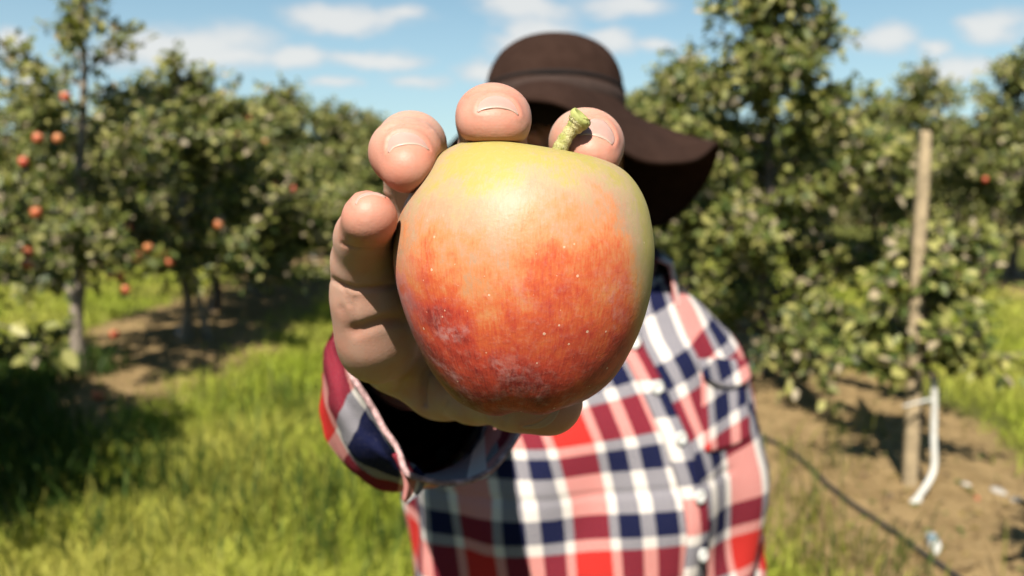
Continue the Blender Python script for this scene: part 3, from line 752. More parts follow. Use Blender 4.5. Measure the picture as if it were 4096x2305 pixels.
for i in range(520):
    k = r.integers(4, 32); a = r.random()*6.283; q = spc[k, :3]; tg = spc[k+1, :3]-spc[k-1, :3]; tg /= np.linalg.norm(tg)
    u1 = np.cross(tg, [0, 1, 0]); u1 /= np.linalg.norm(u1); u2 = np.cross(tg, u1); o_ = math.cos(a)*u1+math.sin(a)*u2
    b = q+o_*spc[k, 3]*.97; l = r.uniform(.0003, .0010); s_ = np.cross(o_, tg)*.00005; e_ = b+o_*l+tg*r.normal(0, .0004)+s_*r.normal(0, 4)
    hF.append([len(hV), len(hV)+1, len(hV)+2]); hV += [b-s_, b+s_, e_]
fz = obj('fuzz', mesh_np('fuzz', np.array(hV), np.array(hF), False), simple('stem_fuzz', (0.45, 0.42, 0.27), .9), stem); fz['kind'] = 'stuff'
tag(apple, 'large red and yellow apple with stem held towards the viewer', 'apple')

def apple_d(P):
    """approximate distance to the apple in the camera frame"""
    py = np.array([560, 600, 655, 725, 805, 885, 960, 1030, 1110, 1190, 1280, 1385, 1480, 1560, 1612, 1645])
    lx = np.array([1930, 1800, 1740, 1690, 1640, 1605, 1582, 1575, 1582, 1602, 1632, 1678, 1730, 1790, 1850, 1960])
    rx = np.array([1960, 2180, 2390, 2500, 2556, 2590, 2606, 2611, 2604, 2590, 2566, 2521, 2468, 2390, 2300, 2210])
    yy = CY-P[..., 1]*F/AD
    l = np.interp(yy, py, lx); r_ = np.interp(yy, py, rx)
    c = ((l+r_)/2-CX)*AD/F; e = (r_-l)/2*AD/F
    d = np.sqrt((P[..., 0]-c)**2+((P[..., 2]-AD)/.97)**2)-e
    a = cc(1940, 572, AD); b = cc(2300, 626, AD); tn = b-a; nrm = np.array([-tn[1], tn[0], -.12*np.hypot(tn[0], tn[1])]); nrm /= np.linalg.norm(nrm)
    d = np.maximum(d, (P-a)@nrm)
    return np.maximum(d*.92, (cc(0, 1640, AD)[1]-P[..., 1]))

# ================================================================== THE PERSON
person = empty('person', (.10, 1.0, 0))
PO = np.array([.10, 1.0, 0])
tag(person, 'person in plaid shirt and brown hat holding out an apple', 'person')
m_skin, t, p = new_mat('skin')
sc_ = t.attr('col'); ob = t.add('ShaderNodeTexCoord').outputs['Object']
mott = t.noise(ob, 160, 4, .6)
skc = t.mix(t.smooth(mott, .3, .7, 0, .55), sc_, t.mix(1, sc_, (1.06, .82, .78), 'MULTIPLY'))
skc = t.mix(t.smooth(t.noise(ob, 45, 3, .6), .45, .70, 0, .5), skc, t.mix(1, skc, (1.03, .80, .74), 'MULTIPLY'))
t.put(p.inputs['Base Color'], skc); p.inputs['Roughness'].default_value = .50; p.inputs['Specular IOR Level'].default_value = .26
p.inputs['Subsurface Weight'].default_value = .14; p.inputs['Subsurface Radius'].default_value = (.0045, .0016, .0008); p.inputs['Subsurface Scale'].default_value = 1.0
wv_ = t.add('ShaderNodeTexWave', wave_type='BANDS', bands_direction='Z'); t.put(wv_.inputs['Vector'], ob); wv_.inputs['Scale'].default_value = 430; wv_.inputs['Distortion'].default_value = 3.5; wv_.inputs['Detail'].default_value = 2; wv_.inputs['Detail Scale'].default_value = 1.2
vk = t.add('ShaderNodeTexVoronoi', feature='DISTANCE_TO_EDGE'); t.put(vk.inputs['Vector'], ob); vk.inputs['Scale'].default_value = 900
bh = t.math('ADD', t.math('MULTIPLY', wv_.outputs[1], .07), t.math('MULTIPLY_ADD', t.noise(ob, 900, 4, .65), .7, t.math('MULTIPLY', vk.outputs[0], .8)))
t.put(p.inputs['Normal'], t.bump(bh, .24, .00025))

SK = np.array([.398, .250, .186]); PINK = np.array([.400, .152, .102])
# ---- right hand + forearm in the camera frame
lo = cc(1270, 1500, .27); 
HF = Field((-.072, -.072, .183), (.046, .070, .400), .00085)
UP = np.array([0, 1., 0]); FW = np.array([0, 0, 1.])
mm = .001
wrist = cc(1680, 1395, .335)
def S_(px, py, d, r): return (cc(px, py, d), r*mm)
mcp_i, mcp_m, mcp_r, mcp_p = cc(2010, 1090, .272), cc(1850, 1040, .272), cc(1640, 1080, .272), cc(1478, 1190, .232)
palm = []
heel_u, heel_t = cc(1600, 1415, .282), cc(1765, 1490, .280)
for a, ra, b, rb in [(mcp_i, 9.5, heel_t, 12), (mcp_m, 9.5, heel_t, 13), (mcp_r, 9.5, heel_u, 10.5), (mcp_p, 7.8, heel_u, 10), (mcp_i, 9, mcp_m, 9), (mcp_m, 9, mcp_r, 9), (mcp_r, 9, mcp_p, 7.6),
                     (heel_u, 10, wrist, 17), (heel_t, 11, wrist, 17), (heel_u, 9.5, heel_t, 10.5), (cc(1500, 1330, .240), 8.2, heel_u, 9.5), (cc(1506, 1392, .246), 8.4, heel_u, 9.5), (mcp_p, 8.0, cc(1500, 1330, .240), 8.4), (cc(1500, 1330, .240), 8.4, cc(1506, 1392, .246), 8.9)]:
    palm.append((a, b, ra*mm, rb*mm, None))
bx, d = HF.blend(palm, 0, .008, .02)
HF.f[bx] = np.minimum(HF.f[bx], d)
bx, d = HF.blend([(wrist, cc(1650, 1480, .42), .0185, .028, (np.array([.3, 1, 0]), .82))], 0, .004, .02)
HF.f[bx] = smin(HF.f[bx], d, .012)
base_f = HF.f.copy()
nd = lambda v: np.asarray(v, float)/np.linalg.norm(v)
fingers = {
 'middle': dict(j=[(mcp_m, 9.5), S_(1970, 655, .243, 10.9), S_(1972, 477, .2265, 9.3), S_(1974, 472, .2095, 8.0), S_(1975, 497, .2045, 6.5)], n=nd((.10, 1, -.30)), flat=.93, sq=.0013),
 'ring': dict(j=[(mcp_r, 9.5), S_(1668, 722, .246, 9.4), S_(1645, 580, .2245, 8.7), S_(1622, 612, .2095, 8.0), S_(1632, 670, .2035, 6.2)], n=nd((.0, 1, -.45)), flat=.94, sq=.0007),
 'index': dict(j=[(mcp_i, 9.5), S_(2326, 692, .252, 10.8), S_(2338, 572, .2440, 9.3), S_(2347, 578, .2275, 9.2), S_(2368, 622, .2215, 6.6)], n=nd((.35, 1, -.45)), flat=.94, sq=.0008),
 'pinky': dict(j=[(mcp_p, 8.0), S_(1456, 1050, .2235, 7.7), S_(1467, 945, .2130, 7.3), S_(1479, 874, .2000, 7.1)], n=nd((-.18, .9, .25)), flat=.97, sq=0),
 'thumb': dict(j=[(cc(1790, 1520, .276), 12.5), S_(1900, 1560, .262, 11), S_(2060, 1592, .244, 9.6), S_(2195, 1610, .2455, 9.7)], n=nd((.35, -.55, -.75)), flat=.90, sq=.0012),
}
for nm, fg in fingers.items():
    j = fg['j']; prims = []
    for i in range(len(j)-1):
        a, ra = j[i]; b, rb = j[i+1]
        ra = ra*mm if ra > .5 else ra; rb = rb*mm if rb > .5 else rb
        tdir = nd(b-a); nn = nd(fg['n']-tdir*(fg['n']@tdir))
        if i >= 2 and fg['sq'] > 0:                                   # a fingertip is broader than it is deep, with a squarish end
            bd_ = np.cross(tdir, nn)*fg['sq']
            for s_ in (-1, 1): prims.append((a+bd_*s_*(.5 if i == 2 else 1), b+bd_*s_*(2.0 if i == 3 and nm == 'middle' else 1), ra, rb, (nn, fg['flat'])))
        else:
            prims.append((a, b, ra, rb, None if i == 0 else (nn, .96)))
    fg['tip'] = j[-1][0]
    if nm == 'pinky':                                                 # flesh along the outer edge, down into the heel of the hand
        q_ = [S_(1450, 960, .2150, 6.0), S_(1446, 1050, .2235, 6.2), S_(1448, 1130, .2285, 6.4), S_(1456, 1230, .2345, 6.6), S_(1478, 1330, .2400, 7.0)]
        for (a, ra), (b, rb) in zip(q_[:-1], q_[1:]): prims.append((a, b, ra, rb, None))
    bx, d = HF.blend(prims, 0, .0035 if nm != 'pinky' else .0045, .012)
    k = .007 if nm != 'pinky' else .004
    HF.f[bx] = np.minimum(HF.f[bx], smin(base_f[bx], d, k))
ad = apple_d(HF.P)
HF.f = smax(HF.f, .0002-ad, .0016)
hV, hFc = surface_nets(HF.f, HF.lo, HF.h)
# relax the grid stepping a little
def relax(V, Fc, it, lam=.5):
    e = np.concatenate([Fc[:, [0, 1]], Fc[:, [1, 2]], Fc[:, [2, 3]], Fc[:, [3, 0]]]); e = np.concatenate([e, e[:, ::-1]])
    deg = np.bincount(e[:, 0], minlength=len(V))[:, None]
    for _ in range(it):
        s_ = np.stack([np.bincount(e[:, 0], weights=V[e[:, 1], a], minlength=len(V)) for a in range(3)], -1)
        V = V+lam*(s_/np.maximum(deg, 1)-V)
    return V
hV = relax(hV, hFc, 8)
def vnormals(V, Fc):
    fn = np.cross(V[Fc[:, 2]]-V[Fc[:, 0]], V[Fc[:, 3]]-V[Fc[:, 1]])
    N = np.zeros_like(V)
    for k in range(4):
        for a in range(3): N[:, a] += np.bincount(Fc[:, k], weights=fn[:, a], minlength=len(V))
    return N/(np.linalg.norm(N, axis=1, keepdims=True)+1e-12)
hN = vnormals(hV, hFc)
ppx = hV[:, 0]*F/hV[:, 2]+CX; ppy = CY-hV[:, 1]*F/hV[:, 2]
facing = hN[:, 2] < .25
# flexion creases and palm folds, carved into the surface along the lines where the skin folds
def seg_dist(qx, qy, line):
    best = np.full(len(qx), 1e9); line = np.asarray(line, float)
    for a, b in zip(line[:-1], line[1:]):
        ab = b-a; tt = np.clip(((qx-a[0])*ab[0]+(qy-a[1])*ab[1])/(ab@ab), 0, 1)
        best = np.minimum(best, np.hypot(qx-a[0]-tt*ab[0], qy-a[1]-tt*ab[1]))
    return best
creases = [([(1365, 975), (1420, 992), (1490, 998), (1570, 985)], 6, .5), ([(1330, 1120), (1370, 1143), (1420, 1158), (1500, 1155), (1580, 1140)], 11, .8), ([(1362, 1140), (1385, 1175), (1395, 1220)], 8, .35),
           ([(1368, 1235), (1385, 1275), (1392, 1315)], 16, .35), ([(1420, 1325), (1460, 1312), (1520, 1290), (1600, 1280), (1680, 1300)], 24, 1.1), ([(1420, 1200), (1412, 1250), (1420, 1300)], 14, .3),
           ([(1695, 1620), (1688, 1560), (1700, 1500), (1740, 1440), (1790, 1380)], 14, 1.5), ([(1590, 1560), (1640, 1480), (1690, 1420)], 9, .5), ([(1530, 1560), (1580, 1500)], 9, .3),
           ([(1545, 520), (1580, 498), (1630, 488), (1690, 496), (1725, 515)], 6, .55), ([(1560, 505), (1620, 476), (1690, 484)], 5, .45), ([(1575, 485), (1625, 464), (1685, 470)], 5, .3), ([(1860, 392), (1910, 366), (1975, 356), (2045, 364), (2090, 390)], 5, .3), ([(2260, 500), (2300, 460), (2360, 446), (2420, 458), (2465, 495)], 5, .3),
           ([(1770, 1640), (1790, 1600)], 8, .4), ([(1940, 1690), (1955, 1640)], 7, .4), ([(1965, 1695), (1985, 1640)], 7, .4), ([(2010, 1700), (2030, 1640)], 7, .4)]
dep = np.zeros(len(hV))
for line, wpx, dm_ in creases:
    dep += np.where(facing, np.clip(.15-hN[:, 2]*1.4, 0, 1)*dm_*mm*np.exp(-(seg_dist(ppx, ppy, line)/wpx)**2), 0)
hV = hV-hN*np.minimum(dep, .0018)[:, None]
hcol = np.tile(SK, (len(hV), 1))
# nails: folds raised in the skin, plates laid on it
m_nail, t, p = new_mat('fingernail')
t.put(p.inputs['Base Color'], t.attr('col')); p.inputs['Roughness'].default_value = .34; p.inputs['Specular IOR Level'].default_value = .35; p.inputs['Coat Weight'].default_value = .1; p.inputs['Coat Roughness'].default_value = .2
p.inputs['Subsurface Weight'].default_value = .15; p.inputs['Subsurface Radius'].default_value = (.003, .0015, .001); p.inputs['Subsurface Scale'].default_value = 1.0
nails = []
def inpoly(qx, qy, poly):
    ins = np.zeros(len(qx), bool); n_ = len(poly)
    for i in range(n_):
        (x1, y1), (x2, y2) = poly[i], poly[(i+1) % n_]
        c_ = ((y1 > qy) != (y2 > qy)) & (qx < (x2-x1)*(qy-y1)/(y2-y1+1e-9)+x1); ins ^= c_
    return ins
def hit(px, py, d0=.185):
    dv = np.stack([(px-CX)/F, (CY-py)/F, np.ones(len(px))], -1); tt = np.full(len(px), d0)
    for _ in range(90):
        tt = tt+np.clip(HF.sample(dv*tt[:, None]), -.002, .004)*.8
    return dv*tt[:, None]
def grad(X):
    e = .0007; g_ = np.stack([HF.sample(X+np.eye(3)[a]*e)-HF.sample(X-np.eye(3)[a]*e) for a in range(3)], -1)
    return g_/(np.linalg.norm(g_, axis=1, keepdims=True)+1e-9)
# outline of each plate: cuticle line, free edge (both run the same way)
PLATES = {
 'middle': ([(1909, 446), (1914, 424), (1930, 402), (1955, 389), (1984, 384), (2014, 389), (2042, 404), (2062, 430), (2074, 459)], [(1912, 449), (1928, 441), (1946, 436), (1970, 433), (1995, 432), (2018, 435), (2038, 440), (2057, 449), (2073, 461)]),
 'ring': ([(1551, 609), (1554, 565), (1576, 540), (1614, 529), (1658, 537), (1692, 562), (1716, 598)], [(1556, 611), (1576, 592), (1609, 581), (1642, 578), (1675, 581), (1697, 590), (1716, 600)]),
 'index': ([(2318, 540), (2325, 508), (2352, 483), (2384, 476), (2415, 484), (2437, 506), (2452, 532), (2458, 559), (2450, 577)], [(2322, 543), (2340, 539), (2356, 539), (2371, 542), (2390, 547), (2408, 553), (2424, 561), (2437, 570), (2447, 579)]),
 'pinky': ([(1420, 812), (1436, 786), (1468, 772), (1505, 770), (1540, 784)], [(1424, 818), (1440, 794), (1467, 782), (1504, 779), (1542, 790)]),
 'thumb': ([(2090, 1708), (2143, 1697), (2188, 1668), (2214, 1645), (2222, 1625)], [(2105, 1715), (2162, 1711), (2203, 1691), (2230, 1657), (2239, 1626)])}
for nm, fg in fingers.items():
    cu_, fe_ = (catmull(np.array(q, float), 33, False) for q in PLATES[nm])
    poly = np.concatenate([cu_, fe_[::-1]])
    near_ = facing & (np.hypot(ppx-cu_[:, 0].mean(), ppy-cu_[:, 1].mean()) < 170) & (hV[:, 2] < .26)
    idx_ = np.nonzero(near_)[0]
    qx, qy = ppx[idx_], ppy[idx_]; dc = seg_dist(qx, qy, cu_[::2]); df = seg_dist(qx, qy, fe_[::2]); io = inpoly(qx, qy, poly)
    below = np.exp(-(df/16)**2)
    out = (~io)*(.00045*np.exp(-((dc-11)/9)**2)*(1-.8*below)-.00022*np.exp(-(dc/4)**2)) - io*.00018
    out = out-(~io)*.00008*np.exp(-((df-5)/6)**2)*(dc > 10)
    hV[idx_] += hN[idx_]*out[:, None]
    hcol[idx_] += ((~io)*np.exp(-((dc-9)/12)**2)*.55)[:, None]*(np.array([0.36, 0.159, 0.114])-hcol[idx_])
    hcol[idx_] += ((~io)*np.exp(-((dc-3)/3)**2)*.5*(1-below))[:, None]*(np.array([0.42, 0.312, 0.252])-hcol[idx_])
    dtip = np.linalg.norm(hV-fg['tip'], axis=1); w_ = np.clip(1.25-dtip/.0125, 0, 1)[:, None]*.85
    hcol += w_*(PINK-hcol)
    nr_ = 15; gx_ = np.array([cu_*(1-s_)+fe_*s_ for s_ in np.linspace(0, 1, nr_)]); sh_ = gx_.shape[:2]
    X = hit(gx_[..., 0].ravel(), gx_[..., 1].ravel()); N_ = grad(X)
    ss = np.repeat(np.linspace(0, 1, nr_), sh_[1]); bb = np.tile(np.linspace(-1, 1, sh_[1]), nr_)
    lift = .00006+.00006*ss*(1-bb**4)
    top = X+N_*lift[:, None]; bot = X-N_*.0009
    pk, wh, lun = np.array([.345, .208, .172]), np.array([.405, .295, .235]), np.array([.375, .250, .212])
    f1 = 1/(1+np.exp(-(ss-.90)/.025)); f0 = np.exp(-(ss/.25)**2)*(1-bb**2)*.7
    C_ = ((pk*(1-f0[:, None])+lun*f0[:, None])*(1-f1[:, None])+wh*f1[:, None])
    gf = grid_faces(nr_, sh_[1]); N0 = len(top); ncol = sh_[1]
    ring = np.concatenate([np.arange(ncol), np.arange(1, nr_)*ncol+ncol-1, (nr_-1)*ncol+np.arange(ncol-2, -1, -1), np.arange(nr_-2, 0, -1)*ncol])
    r2_ = np.roll(ring, -1)
    nails.append((nm, np.concatenate([top, bot]), np.concatenate([gf[:, ::-1], gf+N0, np.stack([ring, r2_, r2_+N0, ring+N0], -1)]), np.concatenate([C_, C_])))
# darker skin in the fold lines, paler palm
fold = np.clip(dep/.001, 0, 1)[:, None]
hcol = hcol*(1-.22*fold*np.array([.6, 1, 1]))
hW = c2w(hV[:, 0], hV[:, 1], hV[:, 2])

# ---- rest of the body (coarse under clothes, finer head)
def ball(P, c, r_): return (np.sqrt((((P-np.asarray(c))/np.asarray(r_))**2).sum(-1))-1)*min(r_)
shR, elR = at(1800, 1320, .945), at(1585, 1625, .60)
headc = at(2215, 640, 1.02)
BF = Field((-.26, .50, .02), (.46, 1.30, 1.52), .011)
def cap(f, a, b, ra, rb, k): return smin(f.f, cone(f.P, a, b, ra, rb), k)
BF.f = np.minimum(BF.f, cone(BF.P, (.10, 1.02, .98), (.10, 1.02, 1.30), .125, .14, (np.array([.2, 1, 0]), .66)))
BF.f = cap(BF, (.0, 1.02, 1.33), (.22, 1.04, 1.33), .055, .055, .05)
BF.f = cap(BF, (.115, 1.03, 1.34), headc+np.array([.01, .03, -.06]), .056, .052, .04)
BF.f = cap(BF, shR, elR, .045, .036, .03); BF.f = cap(BF, elR, at(1650, 1545, .41), .036, .027, .02)
shL, elL, haL = np.array([.25, 1.06, 1.32]), np.array([.31, 1.10, 1.04]), np.array([.30, 1.00, .84])
BF.f = cap(BF, shL, elL, .045, .036, .03); BF.f = cap(BF, elL, haL, .034, .024, .02)
BF.f = cap(BF, (.02, 1.03, .92), (.18, 1.03, .92), .095, .095, .05)
for sx in (-1, 1):
    hp_, kn, an = (.10+.085*sx, 1.03, .90), (.10+.10*sx, 1.0, .50), (.10+.11*sx, 1.05, .10)
    BF.f = cap(BF, hp_, kn, .080, .055, .03); BF.f = cap(BF, kn, an, .052, .036, .02)
bV, bF = surface_nets(BF.f, BF.lo, BF.h); bV = relax(bV, bF, 2)
keep = np.ones(len(bF), bool)
HD = Field(headc-np.array([.115, .14, .19]), headc+np.array([.115, .13, .14]), .0036)
yaw = math.radians(-6); R_ = np.array([[math.cos(yaw), -math.sin(yaw), 0], [math.sin(yaw), math.cos(yaw), 0], [0, 0, 1]])
def hp(x, y, z): return headc+R_@np.array([x, y, z])
P = (HD.P-headc)@R_
f = ball(P, (0, .015, .04), (.076, .096, .095)); f = smin(f, ball(P, (0, -.018, -.04), (.060, .070, .078)), .03)
f = smin(f, cone(P, (0, -.055, -.085), (0, -.05, -.10), .026, .024), .02)                       # chin
f = smin(f, cone(P, (0, -.088, .005), (0, -.108, -.032), .008, .012), .010)                     # nose
for sx in (-1, 1):
    f = smin(f, ball(P, (sx*.016, -.097, -.035), (.011, .010, .009)), .006)
    f = smax(f, -ball(P, (sx*.032, -.098, .006), (.019, .016, .013)), .012)                     # eye sockets
    f = smin(f, cone(P, (sx*.018, -.084, .026), (sx*.048, -.076, .024), .007, .006), .010)      # brows
    f = smin(f, ball(P, (sx*.042, -.066, -.025), (.020, .018, .018)), .015)                     # cheeks
    ear = ball(P, (sx*.079, .008, -.005), (.010, .020, .032)); ear = smax(ear, -ball(P, (sx*.089, .004, -.002), (.008, .011, .020)), .004); f = smin(f, ear, .006)
f = smin(f, cone(P, (-.018, -.085, -.060), (.018, -.085, -.060), .006, .006), .006); f = smin(f, cone(P, (-.015, -.084, -.070), (.015, -.084, -.070), .0075, .0075), .005)
f = smax(f, -cone(P, (-.022, -.095, -.0645), (.022, -.095, -.0645), .0022, .0022), .003)       # mouth line
nk = cone(HD.P, (.115, 1.03, 1.36), tuple(headc+np.array([.005, .03, -.05])), .055, .053); f = smin(f, nk, .02)
HD.f = f
eV, eF = surface_nets(HD.f, HD.lo, HD.h); eV = relax(eV, eF, 2)
def face_mask(Vx): return np.tile(SK, (len(Vx), 1))
ecol = face_mask(eV); el_ = (eV-headc)@R_
lip = np.exp(-((el_[:, 0]/.024)**2+((el_[:, 2]+.065)/.010)**2))*(el_[:, 1] < -.07)
ecol += lip[:, None]*(np.array([0.3, 0.108, 0.09])-ecol)*.8
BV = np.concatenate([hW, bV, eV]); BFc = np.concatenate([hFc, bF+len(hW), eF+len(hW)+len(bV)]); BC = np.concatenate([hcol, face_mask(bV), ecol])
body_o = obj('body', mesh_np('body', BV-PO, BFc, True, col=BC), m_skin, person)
for nm, V_, F_, C_ in nails:
    obj('fingernail', mesh_np('fingernail', c2w(V_[:, 0], V_[:, 1], V_[:, 2])-PO, F_, True, col=np.asarray(C_)), m_nail, body_o)
m_eye = simple('eye', (0.45, 0.438, 0.42), .2, .5, .05); m_iris = simple('iris', (0.036, 0.021, 0.012), .2, .5)
eyV, eyF = revolve(np.array([[max(1e-4, math.sin(a)), math.cos(a)] for a in np.linspace(0, math.pi, 14)]), 18)
for sx in (-1, 1):
    c_ = hp(sx*.032, -.0805, .004); e_ = obj('eye', mesh_np('eye', eyV*.0115, eyF), m_eye, body_o, tuple(c_-PO))
    obj('iris', mesh_np('iris', eyV*np.array([.0052, .002, .0052])+np.array([0, -.0107, 0]), eyF), m_iris, e_)
# hair: close cap under the hat; dark fringe stands in for brim shade
hairf = Field(headc-np.array([.11, .10, .12]), headc+np.array([.11, .14, .15]), .005)
P = (hairf.P-headc)@R_
f = ball(P, (0, .020, .038), (.084, .103, .101)); f = smax(f, -(ball(P, (0, -.12, -.075), (.088, .14, .105))), .01); f = smax(f, -(P[..., 2]+.075-.3*(P[..., 1]-.02)*0), .01)
hairf.f = f; haV, haF = surface_nets(hairf.f, hairf.lo, hairf.h); haV = relax(haV, haF, 2)
haV = haV+fbm(haV, 90, 2)[:, None]*.002
m_hair = simple('dark_hair', (0.0132, 0.0084, 0.006), .6, .4, .4, 120, .003, 300)
obj('hair', mesh_np('hair', haV-PO, haF), m_hair, person)

# ================================================================== hat
m_hat, t, p = new_mat('brown_felt')
ob = t.add('ShaderNodeTexCoord').outputs['Object']
t.put(p.inputs['Base Color'], t.mix(t.smooth(t.noise(ob, 60, 5, .65), .3, .7), (0.0230, 0.0125, 0.0092), (0.0300, 0.0165, 0.0122)))
p.inputs['Roughness'].default_value = .95; p.inputs['Specular IOR Level'].default_value = .03; p.inputs['Sheen Weight'].default_value = .0; p.inputs['Sheen Roughness'].default_value = .5
t.put(p.inputs['Normal'], t.bump(t.noise(ob, 900, 4, .7), .5, .0008))
def solid(o, th_):
    m_ = o.modifiers.new('thickness', 'SOLIDIFY'); m_.thickness = th_; m_.offset = 0
    return o
NH = 96; az = np.linspace(0, 2*np.pi, NH, endpoint=False)          # 0 = towards the viewer, rising to the viewer's right
ringc = np.array([.0535, 1.015, 0.]); 
fr, sd, bk = at(2215, 358, .915), at(2488, 440, 1.0), at(2215, 520, 1.095)
sdl = at(1945, 440, 1.0)
rc = (sd+sdl)/2; ex = (sd-sdl)/2; ey_f = fr-rc; ey_b = bk-rc
inner = np.array([rc+ex*math.sin(a)+(ey_f*math.cos(a) if math.cos(a) > 0 else -ey_b*math.cos(a)) for a in az])
outer_ctrl = {0: (2130, 398, .815), 20: (2275, 432, .81), 40: (2430, 560, .82), 55: (2560, 638, .835), 70: (2690, 650, .86), 84: (2795, 630, .90), 95: (2866, 572, .95), 108: (2852, 655, 1.0), 125: (2785, 775, 1.05),
              150: (2620, 905, 1.12), 180: (2250, 900, 1.15), 215: (1880, 820, 1.10), 250: (1760, 640, 1.0), 270: (1785, 605, .94), 300: (1862, 525, .87), 330: (1985, 428, .83)}
ka = np.array(sorted(outer_ctrl)); ko = np.array([at(*outer_ctrl[k]) for k in ka])
ext_a = np.concatenate([ka[-3:]-360, ka, ka[:3]+360]); ext_o = np.concatenate([ko[-3:], ko, ko[:3]])
def herm(x, xs, ys):
    m = np.gradient(ys, xs, axis=0); i = np.clip(np.searchsorted(xs, x, side='right')-1, 0, len(xs)-2); h = xs[i+1]-xs[i]; s = ((x-xs[i])/h)[:, None]; h = h[:, None]
    return (2*s**3-3*s**2+1)*ys[i]+(s**3-2*s**2+s)*h*m[i]+(-2*s**3+3*s**2)*ys[i+1]+(s**3-s**2)*h*m[i+1]
outer = herm(np.degrees(az), ext_a.astype(float), ext_o)
crown_top = at(2225, 172, 1.03); up_h = nd(crown_top-rc)
nc_ = 30; CV = []
for i in range(nc_):
    s = i/(nc_-1); ph = s*math.pi/2; rr = math.cos(ph)**.55 if i < nc_-1 else 0.0; hh_ = math.sin(ph)**.95
    rr = max(rr, 1e-4)*(1+.045*math.sin(s*math.pi)) 
    CV.append(rc+(inner-rc)*rr+(crown_top-rc)*hh_)
CV = np.concatenate(CV)
CV = CV+fbm(CV, 14, 2, 1.1)[:, None]*.0016*(CV-rc)/np.linalg.norm(CV-rc, axis=1, keepdims=True)
hat = empty('brown_hat', rc)
solid(obj('crown', mesh_np('hat_crown', CV-rc, grid_faces(nc_, NH, True)), m_hat, hat), .003)
nb_ = 22; BVv = []
for i in range(nb_):
    s = i/(nb_-1); lift = np.outer(.012*np.maximum(0, np.cos(az))**1.5-.003*np.abs(np.sin(az)), [0, 0, 1])*math.sin(math.pi*s)
    a = inner*1.0; a = rc+(a-rc)*1.015
    q = a+(outer-a)*s+lift
    q[:, 2] += .0015*np.sin(az*3+1)*s
    BVv.append(q)
brim = solid(obj('brim', mesh_np('hat_brim', np.concatenate(BVv)-rc, grid_faces(nb_, NH, True)), m_hat, hat), .0035)
edge_line = np.concatenate([outer, outer[:2]])-rc
obj('edge_piping', mesh_np('edge_piping', *tube_arrays(catmull(outer-rc, 240, True)[np.r_[0:240, 0, 1]], .0028, 8)), m_hat, brim)
# band: a low raised strip above the brim with a dark seam line over it
bd = Multi(); prof_ = [(-.004, .0015), (0.002, .0042), (.014, .0042), (.0185, .0012)]
BB = []
for hgt_, off in prof_:
    f_ = max(0, hgt_)/np.linalg.norm(crown_top-rc); q = rc+(inner-rc)*(1+off/.085+.006)+(crown_top-rc)*f_+(np.array([0, 0, hgt_]) if hgt_ < 0 else 0)
    BB.append(q)
obj('hat_band', mesh_np('hat_band', np.concatenate(BB)-rc, grid_faces(len(BB), NH, True)), simple('hat_band_ribbon', (0.0348, 0.0216, 0.0174), .9, .15, .15, 80), hat)
sm_c = (crown_top-rc); seam = rc+(inner-rc)*(1.012)+sm_c*(.0225/np.linalg.norm(sm_c))
obj('seam', mesh_np('hat_seam', *tube_arrays(np.concatenate([seam, seam[:2]])-rc, .0034, 8)), simple('hat_seam_thread', (0.0072, 0.0048, 0.0042), .9), hat)
tag(hat, 'brown felt hat with drooping brim hiding the person\'s face', 'hat')

# ================================================================== plaid shirt
PERU, PERV = .130, .171
m_plaid, t, p = new_mat('plaid_flannel')
uvn = t.add('ShaderNodeUVMap', uv_map='uv').outputs[0]
ux, uy, _ = t.sep(uvn)
Rd, Wh, Nv = (0.42, 0.024, 0.019), (0.54, 0.49, 0.445), (0.006, 0.0084, 0.033)
def sett(c, per, st_):
    fr_ = t.math('FRACT', t.math('DIVIDE', c, per))
    return t.ramp(fr_, list(zip(st_, (Rd, Wh, Nv, Wh, Nv, Wh))), 'CONSTANT')
SU, SV = (0, .33, .415, .605, .725, .915), (0, .25, .325, .485, .765, .925)
wob_ = t.noise(t.scale(uvn, (500, 500, 0)), 1, 2)
cw, cf = sett(t.math('MULTIPLY_ADD', t.math('SUBTRACT', wob_, .5), .0014, ux), PERU, SU), sett(t.math('MULTIPLY_ADD', t.math('SUBTRACT', wob_, .5), .0014, uy), PERV, SV)
tw = t.math('SINE', t.math('MULTIPLY', t.math('ADD', ux, uy), 2*math.pi/.0016))
fac = t.math('MULTIPLY_ADD', tw, .16, .5)
gmm = lambda c_, g_: (lambda n_: (t.put(n_.inputs[0], c_), n_.inputs[1].__setattr__('default_value', g_), n_.outputs[0])[2])(t.add('ShaderNodeGamma'))
pc = gmm(t.mix(fac, gmm(cw, .58), gmm(cf, .58)), 1/.58)
pc = t.mix(t.smooth(t.noise(t.scale(uvn, (900, 900, 0)), 1, 3), .45, .8, 0, .10), pc, (0.33, 0.27, 0.27))
t.put(p.inputs['Base Color'], pc); p.inputs['Roughness'].default_value = .95; p.inputs['Specular IOR Level'].default_value = .03
t.put(p.inputs['Normal'], t.bump(t.math('ADD', t.math('MULTIPLY', tw, .3), t.noise(t.scale(uvn, (1500, 1500, 0)), 1, 3)), .4, .0006))
shirt = empty('plaid_shirt', PO)
tag(shirt, 'red, navy and white plaid flannel shirt worn by the person', 'shirt')
PHI = math.radians(20)
